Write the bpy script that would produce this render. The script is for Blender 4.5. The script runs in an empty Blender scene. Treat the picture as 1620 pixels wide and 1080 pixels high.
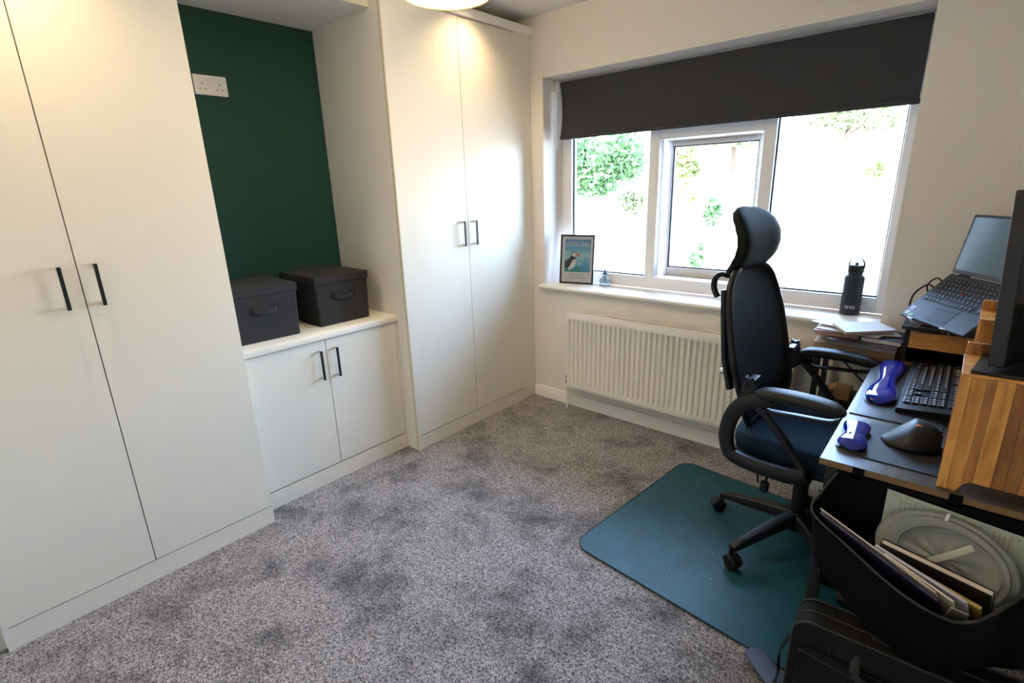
import bpy, bmesh, math, random
from mathutils import Vector, Matrix, Euler

random.seed(7)
scene = bpy.context.scene
COL = scene.collection

# ------------------------------------------------------------------ camera
cam_data = bpy.data.cameras.new('camera')
cam_data.sensor_width = 36.0
cam_data.lens = 814.42 / 1620.0 * 36.0
cam_data.clip_start = 0.02
cam = bpy.data.objects.new('camera', cam_data)
COL.objects.link(cam)
def _cam_matrix(C, yaw, pitch, roll):
    cy, sy, cp, sp = math.cos(yaw), math.sin(yaw), math.cos(pitch), math.sin(pitch)
    fwd = Vector((-sy * cp, cy * cp, sp)); r = Vector((cy, sy, 0)); u = r.cross(fwd)
    cr, sr = math.cos(roll), math.sin(roll)
    R = cr * r + sr * u; U = -sr * r + cr * u
    return Matrix(((R.x, U.x, -fwd.x, C[0]), (R.y, U.y, -fwd.y, C[1]), (R.z, U.z, -fwd.z, C[2]), (0, 0, 0, 1)))
cam.matrix_world = _cam_matrix((2.1877, -2.7086, 1.4382), 0.7269, -0.2903, -0.0317)
scene.camera = cam

# ------------------------------------------------------------------ world, sun, daylight portal, exposure
world = bpy.data.worlds.new('sky'); scene.world = world
world.use_nodes = True
wn = world.node_tree.nodes; wl = world.node_tree.links
bg = wn['Background']
sky = wn.new('ShaderNodeTexSky'); sky.sky_type = 'NISHITA'; sky.sun_disc = False
sky.sun_elevation = math.radians(48); sky.sun_rotation = math.radians(170); sky.dust_density = 2.5
hz = wn.new('ShaderNodeMixRGB'); hz.inputs[0].default_value = 0.45; hz.inputs[2].default_value = (2.0, 2.9, 4.8, 1)
wl.new(sky.outputs[0], hz.inputs[1]); wl.new(hz.outputs[0], bg.inputs[0])
bg.inputs[1].default_value = 5.6

sun_d = bpy.data.lights.new('sun', 'SUN'); sun_d.energy = 17.0; sun_d.angle = math.radians(0.6); sun_d.color = (1, 0.97, 0.92)
sun = bpy.data.objects.new('sun', sun_d); COL.objects.link(sun)
sun.rotation_euler = Vector((0.25, 0.72, -0.85)).to_track_quat('-Z', 'Y').to_euler()

por_d = bpy.data.lights.new('window_portal', 'AREA'); por_d.shape = 'RECTANGLE'; por_d.size = 1.9; por_d.size_y = 1.3
por = bpy.data.objects.new('window_portal', por_d); COL.objects.link(por)
por.location = (1.02, 0.36, 1.43); por.rotation_euler = (math.radians(-90), 0, 0)
por_d.cycles.is_portal = True

vs = scene.view_settings
scene.display_settings.display_device = 'sRGB'
vs.view_transform = 'Standard'; vs.look = 'None'; vs.gamma = 1.0; vs.use_curve_mapping = False
vs.exposure = 0.35
scene.cycles.max_bounces = 12; scene.cycles.diffuse_bounces = 6; scene.cycles.transparent_max_bounces = 16
scene.cycles.sample_clamp_indirect = 8.0
scene.cycles.caustics_reflective = False; scene.cycles.caustics_refractive = False
LAMP_W = 17.0

# ------------------------------------------------------------------ materials
MATS = {}
def mat(name, col, rough=0.5, metal=0.0, var=0.0, vscale=20.0, bump=0.0, bscale=80.0, coat=0.0, stretch=None,
        trans=0.0, emit=None, estr=0.0, sheen=0.0, spec=0.5, alpha=1.0, ior=1.45, detail=4.0):
    if name in MATS: return MATS[name]
    m = bpy.data.materials.new(name); m.use_nodes = True
    nt = m.node_tree; n = nt.nodes; l = nt.links; b = n['Principled BSDF']
    b.inputs['Base Color'].default_value = (*col, 1); b.inputs['Roughness'].default_value = rough
    b.inputs['Metallic'].default_value = metal; b.inputs['Coat Weight'].default_value = coat
    b.inputs['Coat Roughness'].default_value = 0.08
    b.inputs['Transmission Weight'].default_value = trans; b.inputs['IOR'].default_value = ior
    b.inputs['Sheen Weight'].default_value = sheen; b.inputs['Specular IOR Level'].default_value = spec
    b.inputs['Alpha'].default_value = alpha
    if emit: b.inputs['Emission Color'].default_value = (*emit, 1); b.inputs['Emission Strength'].default_value = estr
    if var or bump:
        tc = n.new('ShaderNodeTexCoord'); mp = n.new('ShaderNodeMapping'); l.new(tc.outputs['Object'], mp.inputs[0])
        if stretch: mp.inputs['Scale'].default_value = stretch
    if var:
        nz = n.new('ShaderNodeTexNoise'); nz.inputs['Scale'].default_value = vscale; nz.inputs['Detail'].default_value = detail
        l.new(mp.outputs[0], nz.inputs['Vector'])
        rp = n.new('ShaderNodeValToRGB')
        rp.color_ramp.elements[0].position = 0.3; rp.color_ramp.elements[1].position = 0.7
        rp.color_ramp.elements[0].color = (*[max(0, c * (1 - var)) for c in col], 1)
        rp.color_ramp.elements[1].color = (*[min(1, c * (1 + var)) for c in col], 1)
        l.new(nz.outputs[0], rp.inputs[0]); l.new(rp.outputs[0], b.inputs['Base Color'])
    if bump:
        n2 = n.new('ShaderNodeTexNoise'); n2.inputs['Scale'].default_value = bscale; n2.inputs['Detail'].default_value = 3
        l.new(mp.outputs[0], n2.inputs['Vector'])
        bp = n.new('ShaderNodeBump'); bp.inputs['Strength'].default_value = bump; bp.inputs['Distance'].default_value = 0.002
        l.new(n2.outputs[0], bp.inputs['Height']); l.new(bp.outputs[0], b.inputs['Normal'])
    MATS[name] = m
    return m

def carpet_mat():
    m = bpy.data.materials.new('carpet'); m.use_nodes = True
    nt = m.node_tree; n = nt.nodes; l = nt.links; b = n['Principled BSDF']
    b.inputs['Roughness'].default_value = 0.95; b.inputs['Sheen Weight'].default_value = 0.15; b.inputs['Specular IOR Level'].default_value = 0.15
    tc = n.new('ShaderNodeTexCoord')
    fine = n.new('ShaderNodeTexNoise'); fine.inputs['Scale'].default_value = 95; fine.inputs['Detail'].default_value = 3; fine.inputs['Roughness'].default_value = 0.7
    big = n.new('ShaderNodeTexNoise'); big.inputs['Scale'].default_value = 4.0; big.inputs['Detail'].default_value = 6; big.inputs['Roughness'].default_value = 0.68; big.inputs['Distortion'].default_value = 0.15
    for x in (fine, big): l.new(tc.outputs['Object'], x.inputs['Vector'])
    vo = n.new('ShaderNodeTexVoronoi'); vo.inputs['Scale'].default_value = 270; l.new(tc.outputs['Object'], vo.inputs['Vector'])
    sx_ = n.new('ShaderNodeSeparateColor'); l.new(vo.outputs['Color'], sx_.inputs[0])
    fm = n.new('ShaderNodeMixRGB'); fm.inputs[0].default_value = 0.42; l.new(fine.outputs[0], fm.inputs[1]); l.new(sx_.outputs[0], fm.inputs[2])
    r1 = n.new('ShaderNodeValToRGB'); r1.color_ramp.elements[0].position = 0.30; r1.color_ramp.elements[1].position = 0.74
    r1.color_ramp.elements[0].color = (0.055, 0.052, 0.055, 1); r1.color_ramp.elements[1].color = (0.50, 0.485, 0.495, 1)
    l.new(fm.outputs[0], r1.inputs[0])
    r2 = n.new('ShaderNodeValToRGB'); r2.color_ramp.elements[0].position = 0.33; r2.color_ramp.elements[1].position = 0.53
    r2.color_ramp.elements[0].color = (0.36, 0.36, 0.38, 1); r2.color_ramp.elements[1].color = (1, 1, 1, 1)
    l.new(big.outputs[0], r2.inputs[0])
    mx = n.new('ShaderNodeMixRGB'); mx.blend_type = 'MULTIPLY'; mx.inputs[0].default_value = 1
    l.new(r1.outputs[0], mx.inputs[1]); l.new(r2.outputs[0], mx.inputs[2]); l.new(mx.outputs[0], b.inputs['Base Color'])
    bp = n.new('ShaderNodeBump'); bp.inputs['Strength'].default_value = 0.8; bp.inputs['Distance'].default_value = 0.006
    ad = n.new('ShaderNodeMath'); ad.operation = 'MULTIPLY_ADD'; ad.inputs[1].default_value = 1.5
    l.new(big.outputs[0], ad.inputs[0]); l.new(fine.outputs[0], ad.inputs[2]); l.new(ad.outputs[0], bp.inputs['Height'])
    l.new(bp.outputs[0], b.inputs['Normal'])
    return m

def pine_mat(name='pine', k=1.0):
    m = bpy.data.materials.new(name); m.use_nodes = True
    nt = m.node_tree; n = nt.nodes; l = nt.links; b = n['Principled BSDF']
    b.inputs['Roughness'].default_value = 0.42
    tc = n.new('ShaderNodeTexCoord'); mp = n.new('ShaderNodeMapping'); mp.inputs['Scale'].default_value = (1, 1, 0.12)
    oi = n.new('ShaderNodeObjectInfo'); ml = n.new('ShaderNodeMath'); ml.operation = 'MULTIPLY'; ml.inputs[1].default_value = 40
    l.new(oi.outputs['Random'], ml.inputs[0]); l.new(tc.outputs['Object'], mp.inputs[0]); l.new(ml.outputs[0], mp.inputs['Location'])
    nz = n.new('ShaderNodeTexNoise'); nz.inputs['Scale'].default_value = 60; nz.inputs['Detail'].default_value = 5; nz.inputs['Distortion'].default_value = 0.6
    l.new(mp.outputs[0], nz.inputs['Vector'])
    rp = n.new('ShaderNodeValToRGB'); rp.color_ramp.elements[0].position = 0.3; rp.color_ramp.elements[1].position = 0.72
    rp.color_ramp.elements[0].color = (0.48 * k, 0.19 * k * (0.8 + 0.2 * k), 0.032 * k, 1); rp.color_ramp.elements[1].color = (0.86 * k, 0.43 * k * (0.8 + 0.2 * k), 0.10 * k, 1)
    l.new(nz.outputs[0], rp.inputs[0])
    r2 = n.new('ShaderNodeValToRGB'); r2.color_ramp.elements[0].color = (0.42, 0.34, 0.28, 1); r2.color_ramp.elements[1].color = (1, 1, 1, 1); r2.color_ramp.elements[1].position = 0.8
    l.new(oi.outputs['Random'], r2.inputs[0])
    mx = n.new('ShaderNodeMixRGB'); mx.blend_type = 'MULTIPLY'; mx.inputs[0].default_value = 1
    l.new(rp.outputs[0], mx.inputs[1]); l.new(r2.outputs[0], mx.inputs[2]); l.new(mx.outputs[0], b.inputs['Base Color'])
    return m

def pane_mat():
    m = bpy.data.materials.new('window_glass'); m.use_nodes = True
    nt = m.node_tree; n = nt.nodes; l = nt.links; n.remove(n['Principled BSDF'])
    t = n.new('ShaderNodeBsdfTransparent'); t.inputs[0].default_value = (0.96, 0.98, 0.97, 1)
    g = n.new('ShaderNodeBsdfGlossy'); g.inputs['Roughness'].default_value = 0.02
    f = n.new('ShaderNodeFresnel'); f.inputs[0].default_value = 1.3
    mx = n.new('ShaderNodeMixShader'); l.new(f.outputs[0], mx.inputs[0]); l.new(t.outputs[0], mx.inputs[1]); l.new(g.outputs[0], mx.inputs[2])
    l.new(mx.outputs[0], n['Material Output'].inputs[0])
    return m

def mesh_net_mat(name, col, scale, hole):
    """fabric net: tiny round holes punched by a procedural grid"""
    m = bpy.data.materials.new(name); m.use_nodes = True
    nt = m.node_tree; n = nt.nodes; l = nt.links; b = n['Principled BSDF']
    b.inputs['Base Color'].default_value = (*col, 1); b.inputs['Roughness'].default_value = 0.6
    tc = n.new('ShaderNodeTexCoord'); v = n.new('ShaderNodeTexVoronoi'); v.inputs['Scale'].default_value = scale; v.inputs['Randomness'].default_value = 0.15
    l.new(tc.outputs['Object'], v.inputs['Vector'])
    c = n.new('ShaderNodeMath'); c.operation = 'GREATER_THAN'; c.inputs[1].default_value = hole
    l.new(v.outputs['Distance'], c.inputs[0]); l.new(c.outputs[0], b.inputs['Alpha'])
    return m

M = dict(
    wall=mat('wall_paint', (0.80, 0.765, 0.70), 0.85, bump=0.08, bscale=150),
    ceiling=mat('ceiling_paint', (0.80, 0.79, 0.77), 0.9),
    green=mat('green_paint', (0.006, 0.048, 0.037), 0.75, bump=0.06, bscale=200),
    door=mat('cream_laminate', (0.77, 0.735, 0.635), 0.40, spec=0.4),
    carcass=mat('cream_board', (0.77, 0.745, 0.67), 0.5),
    top=mat('worktop_laminate', (0.80, 0.76, 0.66), 0.38),
    edge=mat('board_edge', (0.62, 0.56, 0.42), 0.6),
    dark=mat('dark_gap', (0.03, 0.028, 0.025), 0.9),
    gloss=mat('white_gloss_paint', (0.84, 0.83, 0.79), 0.3),
    upvc=mat('white_upvc', (0.85, 0.86, 0.87), 0.25),
    gasket=mat('black_gasket', (0.015, 0.015, 0.017), 0.6),
    glass=pane_mat(),
    blind=mat('charcoal_blind_fabric', (0.034, 0.036, 0.041), 0.9, var=0.12, vscale=300, bump=0.15, bscale=500),
    rad=mat('radiator_enamel', (0.82, 0.80, 0.73), 0.32),
    chrome=mat('chrome', (0.8, 0.8, 0.8), 0.15, 1.0),
    black=mat('black_plastic', (0.010, 0.010, 0.011), 0.45, spec=0.35),
    blackm=mat('black_metal', (0.014, 0.014, 0.015), 0.45, spec=0.5),
    handle=mat('handle_black', (0.012, 0.012, 0.013), 0.35),
    felt=mat('charcoal_felt', (0.026, 0.026, 0.028), 0.95, var=0.3, vscale=160, bump=0.3, bscale=300),
    felt2=mat('charcoal_felt_dark', (0.012, 0.012, 0.013), 0.95),
    socket=mat('socket_plastic', (0.78, 0.78, 0.76), 0.3),
    carpet=carpet_mat(),
    pine=pine_mat(), pine_dark=pine_mat('pine_heartwood', 0.66),
    paper=mat('paper', (0.82, 0.82, 0.83), 0.8),
    white=mat('white_print', (0.86, 0.86, 0.86), 0.6),
    navy=mat('navy_card', (0.012, 0.012, 0.045), 0.5),
)

# ------------------------------------------------------------------ mesh helpers
def catmull(pts, n=6, closed=False):
    P = [Vector(p) for p in pts]; out = []
    N = len(P); rng = N if closed else N - 1
    for i in range(rng):
        if closed: a, b, c, d = P[(i - 1) % N], P[i], P[(i + 1) % N], P[(i + 2) % N]
        else: a, b, c, d = P[max(i - 1, 0)], P[i], P[i + 1], P[min(i + 2, N - 1)]
        for k in range(n):
            t = k / n
            out.append(0.5 * ((2 * b) + (c - a) * t + (2 * a - 5 * b + 4 * c - d) * t * t + (3 * b - a - 3 * c + d) * t ** 3))
    if not closed: out.append(P[-1])
    return out

class MB:
    def __init__(self): self.bm = bmesh.new(); self.bev = False
    def box(self, lo, hi, bev=0.0, seg=2, X=None):
        r = bmesh.ops.create_cube(self.bm, size=1.0); vs_ = r['verts']
        c = [(a + b) / 2 for a, b in zip(lo, hi)]; s = [abs(b - a) for a, b in zip(lo, hi)]
        for v in vs_: v.co = Vector((c[0] + v.co.x * s[0], c[1] + v.co.y * s[1], c[2] + v.co.z * s[2]))
        if bev > 0:
            self.bev = True
            es = list({e for v in vs_ for e in v.link_edges})
            r2 = bmesh.ops.bevel(self.bm, geom=es, offset=min(bev, min(s) * 0.49), segments=seg, profile=0.5, affect='EDGES')
            vs_ = list({v for f in r2['faces'] for v in f.verts} | {v for v in vs_ if v.is_valid})
            # collect the whole island
            seen = set(vs_); st = list(vs_)
            while st:
                v = st.pop()
                for e in v.link_edges:
                    o = e.other_vert(v)
                    if o not in seen: seen.add(o); st.append(o)
            vs_ = list(seen)
        if X is not None:
            for v in vs_: v.co = X @ v.co
        return self
    def ring_surface(self, rings, closed_u=True, cap0=True, cap1=True, closed_v=False):
        bm = self.bm; R = [[bm.verts.new(p) for p in r] for r in rings]; n = len(R[0]); m = len(R)
        for j in range(m if closed_v else m - 1):
            a, b = R[j], R[(j + 1) % m]
            for i in range(n if closed_u else n - 1):
                try: bm.faces.new((a[i], a[(i + 1) % n], b[(i + 1) % n], b[i]))
                except ValueError: pass
        if not closed_v:
            if cap0: bm.faces.new(R[0][::-1])
            if cap1: bm.faces.new(R[-1])
        return self
    def cyl(self, p0, p1, r0, r1=None, n=16):
        return self.tube([p0, p1], [r0, r0 if r1 is None else r1], n)
    def tube(self, pts, r, n=10, closed=False):
        P = [Vector(p) for p in pts]; N = len(P)
        rr = r if isinstance(r, (list, tuple)) else [r] * N
        rings = []; prev = None
        for i in range(N):
            if closed: t = P[(i + 1) % N] - P[(i - 1) % N]
            else: t = P[min(i + 1, N - 1)] - P[max(i - 1, 0)]
            t.normalize()
            if prev is None:
                a = Vector((0, 0, 1)) if abs(t.z) < 0.9 else Vector((1, 0, 0)); u = t.cross(a).normalized()
            else:
                u = (prev - t * prev.dot(t)).normalized()
            prev = u; w = t.cross(u)
            rings.append([P[i] + (u * math.cos(2 * math.pi * k / n) + w * math.sin(2 * math.pi * k / n)) * rr[i] for k in range(n)])
        return self.ring_surface(rings, closed_v=closed)
    def flat(self, pts, rp, rn, axis, n=12, closed=False, pw=0.6):
        """tube with a rounded-rectangular section; axis = direction of half width rn"""
        P = [Vector(p) for p in pts]; N = len(P); ax = Vector(axis).normalized(); rings = []
        rpl = rp if isinstance(rp, (list, tuple)) else [rp] * N
        rnl = rn if isinstance(rn, (list, tuple)) else [rn] * N
        for i in range(N):
            t = (P[(i + 1) % N] - P[(i - 1) % N]) if closed else (P[min(i + 1, N - 1)] - P[max(i - 1, 0)])
            t.normalize(); u = ax.cross(t).normalized()
            ring = []
            for k in range(n):
                c, s = math.cos(2 * math.pi * k / n), math.sin(2 * math.pi * k / n)
                ring.append(P[i] + u * rpl[i] * math.copysign(abs(c) ** pw, c) + ax * rnl[i] * math.copysign(abs(s) ** pw, s))
            rings.append(ring)
        return self.ring_surface(rings, closed_v=closed)
    def lathe(self, prof, c, n=24, axis='z'):
        rings = []
        for r, h in prof:
            ring = []
            for k in range(n):
                a = 2 * math.pi * k / n
                q = (r * math.cos(a), r * math.sin(a), h)
                if axis == 'y': q = (q[0], q[2], q[1])
                if axis == 'x': q = (q[2], q[0], q[1])
                ring.append(Vector(c) + Vector(q))
            rings.append(ring)
        return self.ring_surface(rings)
    def prism(self, poly, axis, a, b):
        def p(q, h):
            return Vector((h, q[0], q[1])) if axis == 'x' else Vector((q[0], h, q[1])) if axis == 'y' else Vector((q[0], q[1], h))
        return self.ring_surface([[p(q, a) for q in poly], [p(q, b) for q in poly]])
    def sheet(self, G, t):
        """G[i][j] grid of points -> solid sheet of thickness t"""
        nu, nv = len(G), len(G[0]); Nn = []
        for i in range(nu):
            row = []
            for j in range(nv):
                du = G[min(i + 1, nu - 1)][j] - G[max(i - 1, 0)][j]; dv = G[i][min(j + 1, nv - 1)] - G[i][max(j - 1, 0)]
                k = du.cross(dv); row.append(k.normalized() if k.length > 1e-12 else Vector((0, 0, 1)))
            Nn.append(row)
        bm = self.bm
        tt = t if callable(t) else (lambda i, j: t)
        A = [[bm.verts.new(G[i][j] + Nn[i][j] * tt(i, j) / 2) for j in range(nv)] for i in range(nu)]
        B = [[bm.verts.new(G[i][j] - Nn[i][j] * tt(i, j) / 2) for j in range(nv)] for i in range(nu)]
        for i in range(nu - 1):
            for j in range(nv - 1):
                bm.faces.new((A[i][j], A[i + 1][j], A[i + 1][j + 1], A[i][j + 1]))
                bm.faces.new((B[i][j], B[i][j + 1], B[i + 1][j + 1], B[i + 1][j]))
        for i in range(nu - 1):
            bm.faces.new((A[i][0], B[i][0], B[i + 1][0], A[i + 1][0])); bm.faces.new((A[i][-1], A[i + 1][-1], B[i + 1][-1], B[i][-1]))
        for j in range(nv - 1):
            bm.faces.new((A[0][j], A[0][j + 1], B[0][j + 1], B[0][j])); bm.faces.new((A[-1][j], B[-1][j], B[-1][j + 1], A[-1][j + 1]))
        return self
    def build(self, name, m, parent=None, smooth=35, world=True, kind=None, label=None, mods=None):
        bm = self.bm
        bmesh.ops.recalc_face_normals(bm, faces=bm.faces)
        if parent is not None and world:
            off = root_loc(parent)
            for v in bm.verts: v.co -= off
        me = bpy.data.meshes.new(name); bm.to_mesh(me); bm.free()
        o = link_mesh(name, me, m, parent, smooth, kind, label)
        if self.bev and smooth:
            wn_ = o.modifiers.new('weighted_normal', 'WEIGHTED_NORMAL'); wn_.keep_sharp = True; wn_.weight = 100
        return o

def root_loc(o):
    while o.parent is not None: o = o.parent
    return o.location.copy()

def link_mesh(name, me, m, parent=None, smooth=35, kind=None, label=None):
    me.materials.append(m)
    if smooth:
        me.polygons.foreach_set('use_smooth', [True] * len(me.polygons))
        me.set_sharp_from_angle(angle=math.radians(smooth))
    o = bpy.data.objects.new(name, me); COL.objects.link(o)
    if parent is not None: o.parent = parent
    if kind: o['kind'] = kind
    if label: o['label'] = label
    return o

def tag(o, label, cat, group=None, kind=None):
    o['label'] = label; o['category'] = cat
    if group: o['group'] = group
    if kind: o['kind'] = kind
    return o

def thing(name, loc, label, cat, group=None, rot=(0, 0, 0)):
    o = bpy.data.objects.new(name, None); COL.objects.link(o)
    o.location = loc; o.rotation_euler = rot; o.empty_display_size = 0.1
    return tag(o, label, cat, group)

def text_mesh(s, size, align='CENTER', space=1.0):
    cu = bpy.data.curves.new('text', 'FONT'); cu.body = s; cu.size = size; cu.align_x = align; cu.space_character = space
    cu.resolution_u = 3
    o = bpy.data.objects.new('text', cu); COL.objects.link(o)
    dg = bpy.context.evaluated_depsgraph_get()
    me = bpy.data.meshes.new_from_object(o.evaluated_get(dg))
    bpy.data.objects.remove(o); bpy.data.curves.remove(cu)
    me.materials.clear()
    return me

def text_part(s, size, m, parent, fn, name='lettering', space=1.0, bold=0.0):
    me = text_mesh(s, size, space=space)
    bm = bmesh.new(); bm.from_mesh(me)
    for v in bm.verts: v.co = fn(v.co.x, v.co.y)
    bm.to_mesh(me); bm.free()
    return link_mesh(name, me, m, parent, smooth=0)

def struct(mb, name, m, label, cat='structure', smooth=35):
    o = mb.build(name, m, smooth=smooth)
    return tag(o, label, cat, kind='structure')

# ------------------------------------------------------------------ room shell
XL, XR, YB, H = -0.60, 2.64, -3.10, 2.40
WX0, WX1, WZ0, WZ1 = 0.092, 1.952, 0.79, 2.063          # window opening
struct(MB().box((XL - 0.25, YB - 0.2, -0.2), (XR + 0.2, 0.0, 0.0)), 'floor', M['carpet'], 'mottled grey twist pile carpet covering the floor', 'floor')
struct(MB().box((XL - 0.25, YB - 0.2, H), (XR + 0.2, 0.30, H + 0.2)), 'ceiling', M['ceiling'], 'plain white ceiling', 'ceiling')
w = MB()
w.box((XL - 0.25, 0, -0.2), (WX0, 0.30, H)); w.box((WX1, 0, -0.2), (XR + 0.2, 0.30, H))
w.box((WX0, 0, -0.2), (WX1, 0.30, WZ0)); w.box((WX0, 0, WZ1), (WX1, 0.30, H))
struct(w, 'wall_window', M['wall'], 'cream painted wall around the window', 'wall', smooth=0)
struct(MB().box((XL - 0.25, YB - 0.2, 0), (XL, 0.0, H)), 'wall_left', M['green'], 'dark green painted wall at the back of the alcove', 'wall')
struct(MB().box((XR, YB - 0.2, 0), (XR + 0.2, 0.0, H)), 'wall_right', M['wall'], 'cream wall behind the desk', 'wall')
struct(MB().box((XL, YB - 0.2, 0), (XR, YB, H)), 'wall_back', M['wall'], 'cream wall behind the camera', 'wall')
bb = MB().prism([(0, 0), (-0.016, 0), (-0.016, 0.066), (-0.010, 0.078), (0, 0.08)], 'x', 0.002, XR)
struct(bb, 'baseboard_window', M['gloss'], 'white gloss skirting board under the radiator', 'baseboard')
bb = MB().box((XR - 0.016, YB, 0), (XR, -0.018, 0.08), 0.004)
struct(bb, 'baseboard_right', M['gloss'], 'white gloss skirting board behind the desk', 'baseboard')

# ------------------------------------------------------------------ window
FY0, FY1 = 0.20, 0.265
win = bpy.data.objects.new('window_1', None); COL.objects.link(win); win.location = (1.02, 0.23, 0.815)
tag(win, 'white plastic casement window with three panes above the radiator', 'window', kind='structure')
win.empty_display_size = 0.1
fz0, fz1 = 0.812, WZ1
fr = MB()
fr.box((WX0, FY0, fz0), (0.165, FY1, fz1), 0.006); fr.box((1.902, FY0, fz0), (WX1, FY1, fz1), 0.006)
fr.box((0.16, FY0, fz0), (1.905, FY1, 0.888), 0.006); fr.box((0.16, FY0, 1.99), (1.905, FY1, fz1), 0.006)
fr.build('window_frame', M['upvc'], win)
for x0, x1 in ((0.708, 0.772), (1.325, 1.386)):
    MB().box((x0, FY0, 0.885), (x1, FY1, 1.995), 0.006).build('mullion', M['upvc'], win)
MB().box((0.770, FY0, 1.672), (1.327, FY1, 1.74), 0.006).build('transom', M['upvc'], win)
gk = MB()
for x0, x1, z0, z1 in ((0.165, 0.708, 0.888, 1.99), (1.386, 1.902, 0.888, 1.99), (0.772, 1.325, 1.74, 1.99)):
    t = 0.006
    gk.box((x0, 0.222, z0), (x0 + t, 0.236, z1)); gk.box((x1 - t, 0.222, z0), (x1, 0.236, z1))
    gk.box((x0, 0.222, z0), (x1, 0.236, z0 + t)); gk.box((x0, 0.222, z1 - t), (x1, 0.236, z1))
gk.build('gasket', M['gasket'], win)
for x0, x1, z0, z1 in ((0.165, 0.708, 0.888, 1.99), (1.386, 1.902, 0.888, 1.99), (0.772, 1.325, 1.74, 1.99)):
    MB().box((x0 + 0.001, 0.227, z0 + 0.001), (x1 - 0.001, 0.231, z1 - 0.001)).build('pane', M['glass'], win, smooth=0)
# opening sash pushed out on its stays
sx0, sx1, sz0, sz1, sy = 0.762, 1.335, 0.892, 1.69, 0.285
s = MB(); b_ = 0.052
s.box((sx0, sy, sz0), (sx0 + b_, sy + 0.05, sz1), 0.005); s.box((sx1 - b_, sy, sz0), (sx1, sy + 0.05, sz1), 0.005)
s.box((sx0 + b_, sy, sz0), (sx1 - b_, sy + 0.05, sz0 + b_), 0.005); s.box((sx0 + b_, sy, sz1 - b_), (sx1 - b_, sy + 0.05, sz1), 0.005)
so = s.build('opening_sash', M['upvc'], win)
g = MB(); t = 0.006
for lo, hi in (((sx0 + b_, 0, sz0 + b_), (sx0 + b_ + t, 0, sz1 - b_)), ((sx1 - b_ - t, 0, sz0 + b_), (sx1 - b_, 0, sz1 - b_)),
               ((sx0 + b_, 0, sz0 + b_), (sx1 - b_, 0, sz0 + b_ + t)), ((sx0 + b_, 0, sz1 - b_ - t), (sx1 - b_, 0, sz1 - b_))):
    g.box((lo[0], sy + 0.012, lo[2]), (hi[0], sy + 0.026, hi[2]))
g.build('gasket', M['gasket'], so)
MB().box((sx0 + b_ + .001, sy + 0.018, sz0 + b_ + .001), (sx1 - b_ - .001, sy + 0.022, sz1 - b_ - .001)).build('pane', M['glass'], so, smooth=0)
st = MB(); st.box((0.774, FY1 - 0.02, 0.893), (1.322, sy + 0.004, 0.899)); st.box((0.774, FY1 - 0.02, 1.664), (1.322, sy + 0.004, 1.669))
st.build('stay', M['chrome'], so)
# sill board
sill = MB().prism([(0.20, 0.788), (-0.030, 0.788), (-0.040, 0.791), (-0.045, 0.8), (-0.043, 0.808), (-0.034, 0.813), (0.20, 0.813)], 'x', 0.070, 1.972)
struct(sill, 'trim_1', M['gloss'], 'white window sill board with rounded nose', 'window sill')

# ------------------------------------------------------------------ roller blind
bl = thing('roller_blind', (1.03, 0.14, 1.72), 'charcoal roller blind drawn part way down the window', 'blind')
G = []
for i in range(25):
    u = i / 24; x = 0.128 + u * (1.936 - 0.128); row = []
    for j in range(17):
        v = j / 16; z = 2.046 - v * (2.046 - 1.735)
        y = 0.128 + 0.012 * math.sin(v * math.pi) * (1 - 1.2 * u * (1 - u)) + 0.003 * math.sin(u * 19 + v * 2)
        x2 = x + (0.006 * math.sin(v * math.pi) if i == 0 else 0)
        row.append(Vector((x2, y, z)))
    G.append(row)
MB().sheet(G, 0.0012).build('fabric', M['blind'], bl)
MB().box((0.128, 0.122, 1.716), (1.940, 0.134, 1.74), 0.005).build('bottom_bar', M['blind'], bl)
MB().cyl((0.130, 0.161, 2.030), (1.934, 0.161, 2.030), 0.019, n=20).build('roller_tube', M['upvc'], bl)
for x0, x1 in ((0.094, 0.118), (1.941, 1.950)):
    MB().box((x0, 0.118, 2.0), (x1, 0.182, 2.06), 0.005).build('bracket', M['upvc'], bl)
ch = catmull([(0.106, 0.126, 2.03), (0.104, 0.122, 1.9), (0.104, 0.12, 1.75), (0.106, 0.128, 1.66), (0.107, 0.14, 1.75), (0.106, 0.146, 1.9), (0.106, 0.145, 2.03)], 5)
MB().tube(ch, 0.0018, 6).build('pull_chain', M['upvc'], bl)

# ------------------------------------------------------------------ fitted wardrobes
def bar_handle(parent, x, y, z0, z1):
    hb = MB().box((x - 0.004, y - 0.0055, z0), (x + 0.004, y + 0.0055, z1), 0.0015).build('handle', M['handle'], parent)
    for z in (z0 + 0.006, z1 - 0.006): MB().box((x - 0.030, y - 0.004, z - 0.005), (x - 0.004, y + 0.004, z + 0.005), 0.001).build('handle_post', M['chrome'], hb)
    return hb

def door(parent, x, y0, y1, z0, z1, hy, hz0, hz1):
    g = 0.0016
    d = MB().box((x - 0.018, y0 + g, z0 + 0.0035), (x, y1 - g, z1 - g), 0.0012).build('door', M['door'], parent)
    bar_handle(d, x + 0.030, hy, hz0, hz1)
    return d

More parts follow.
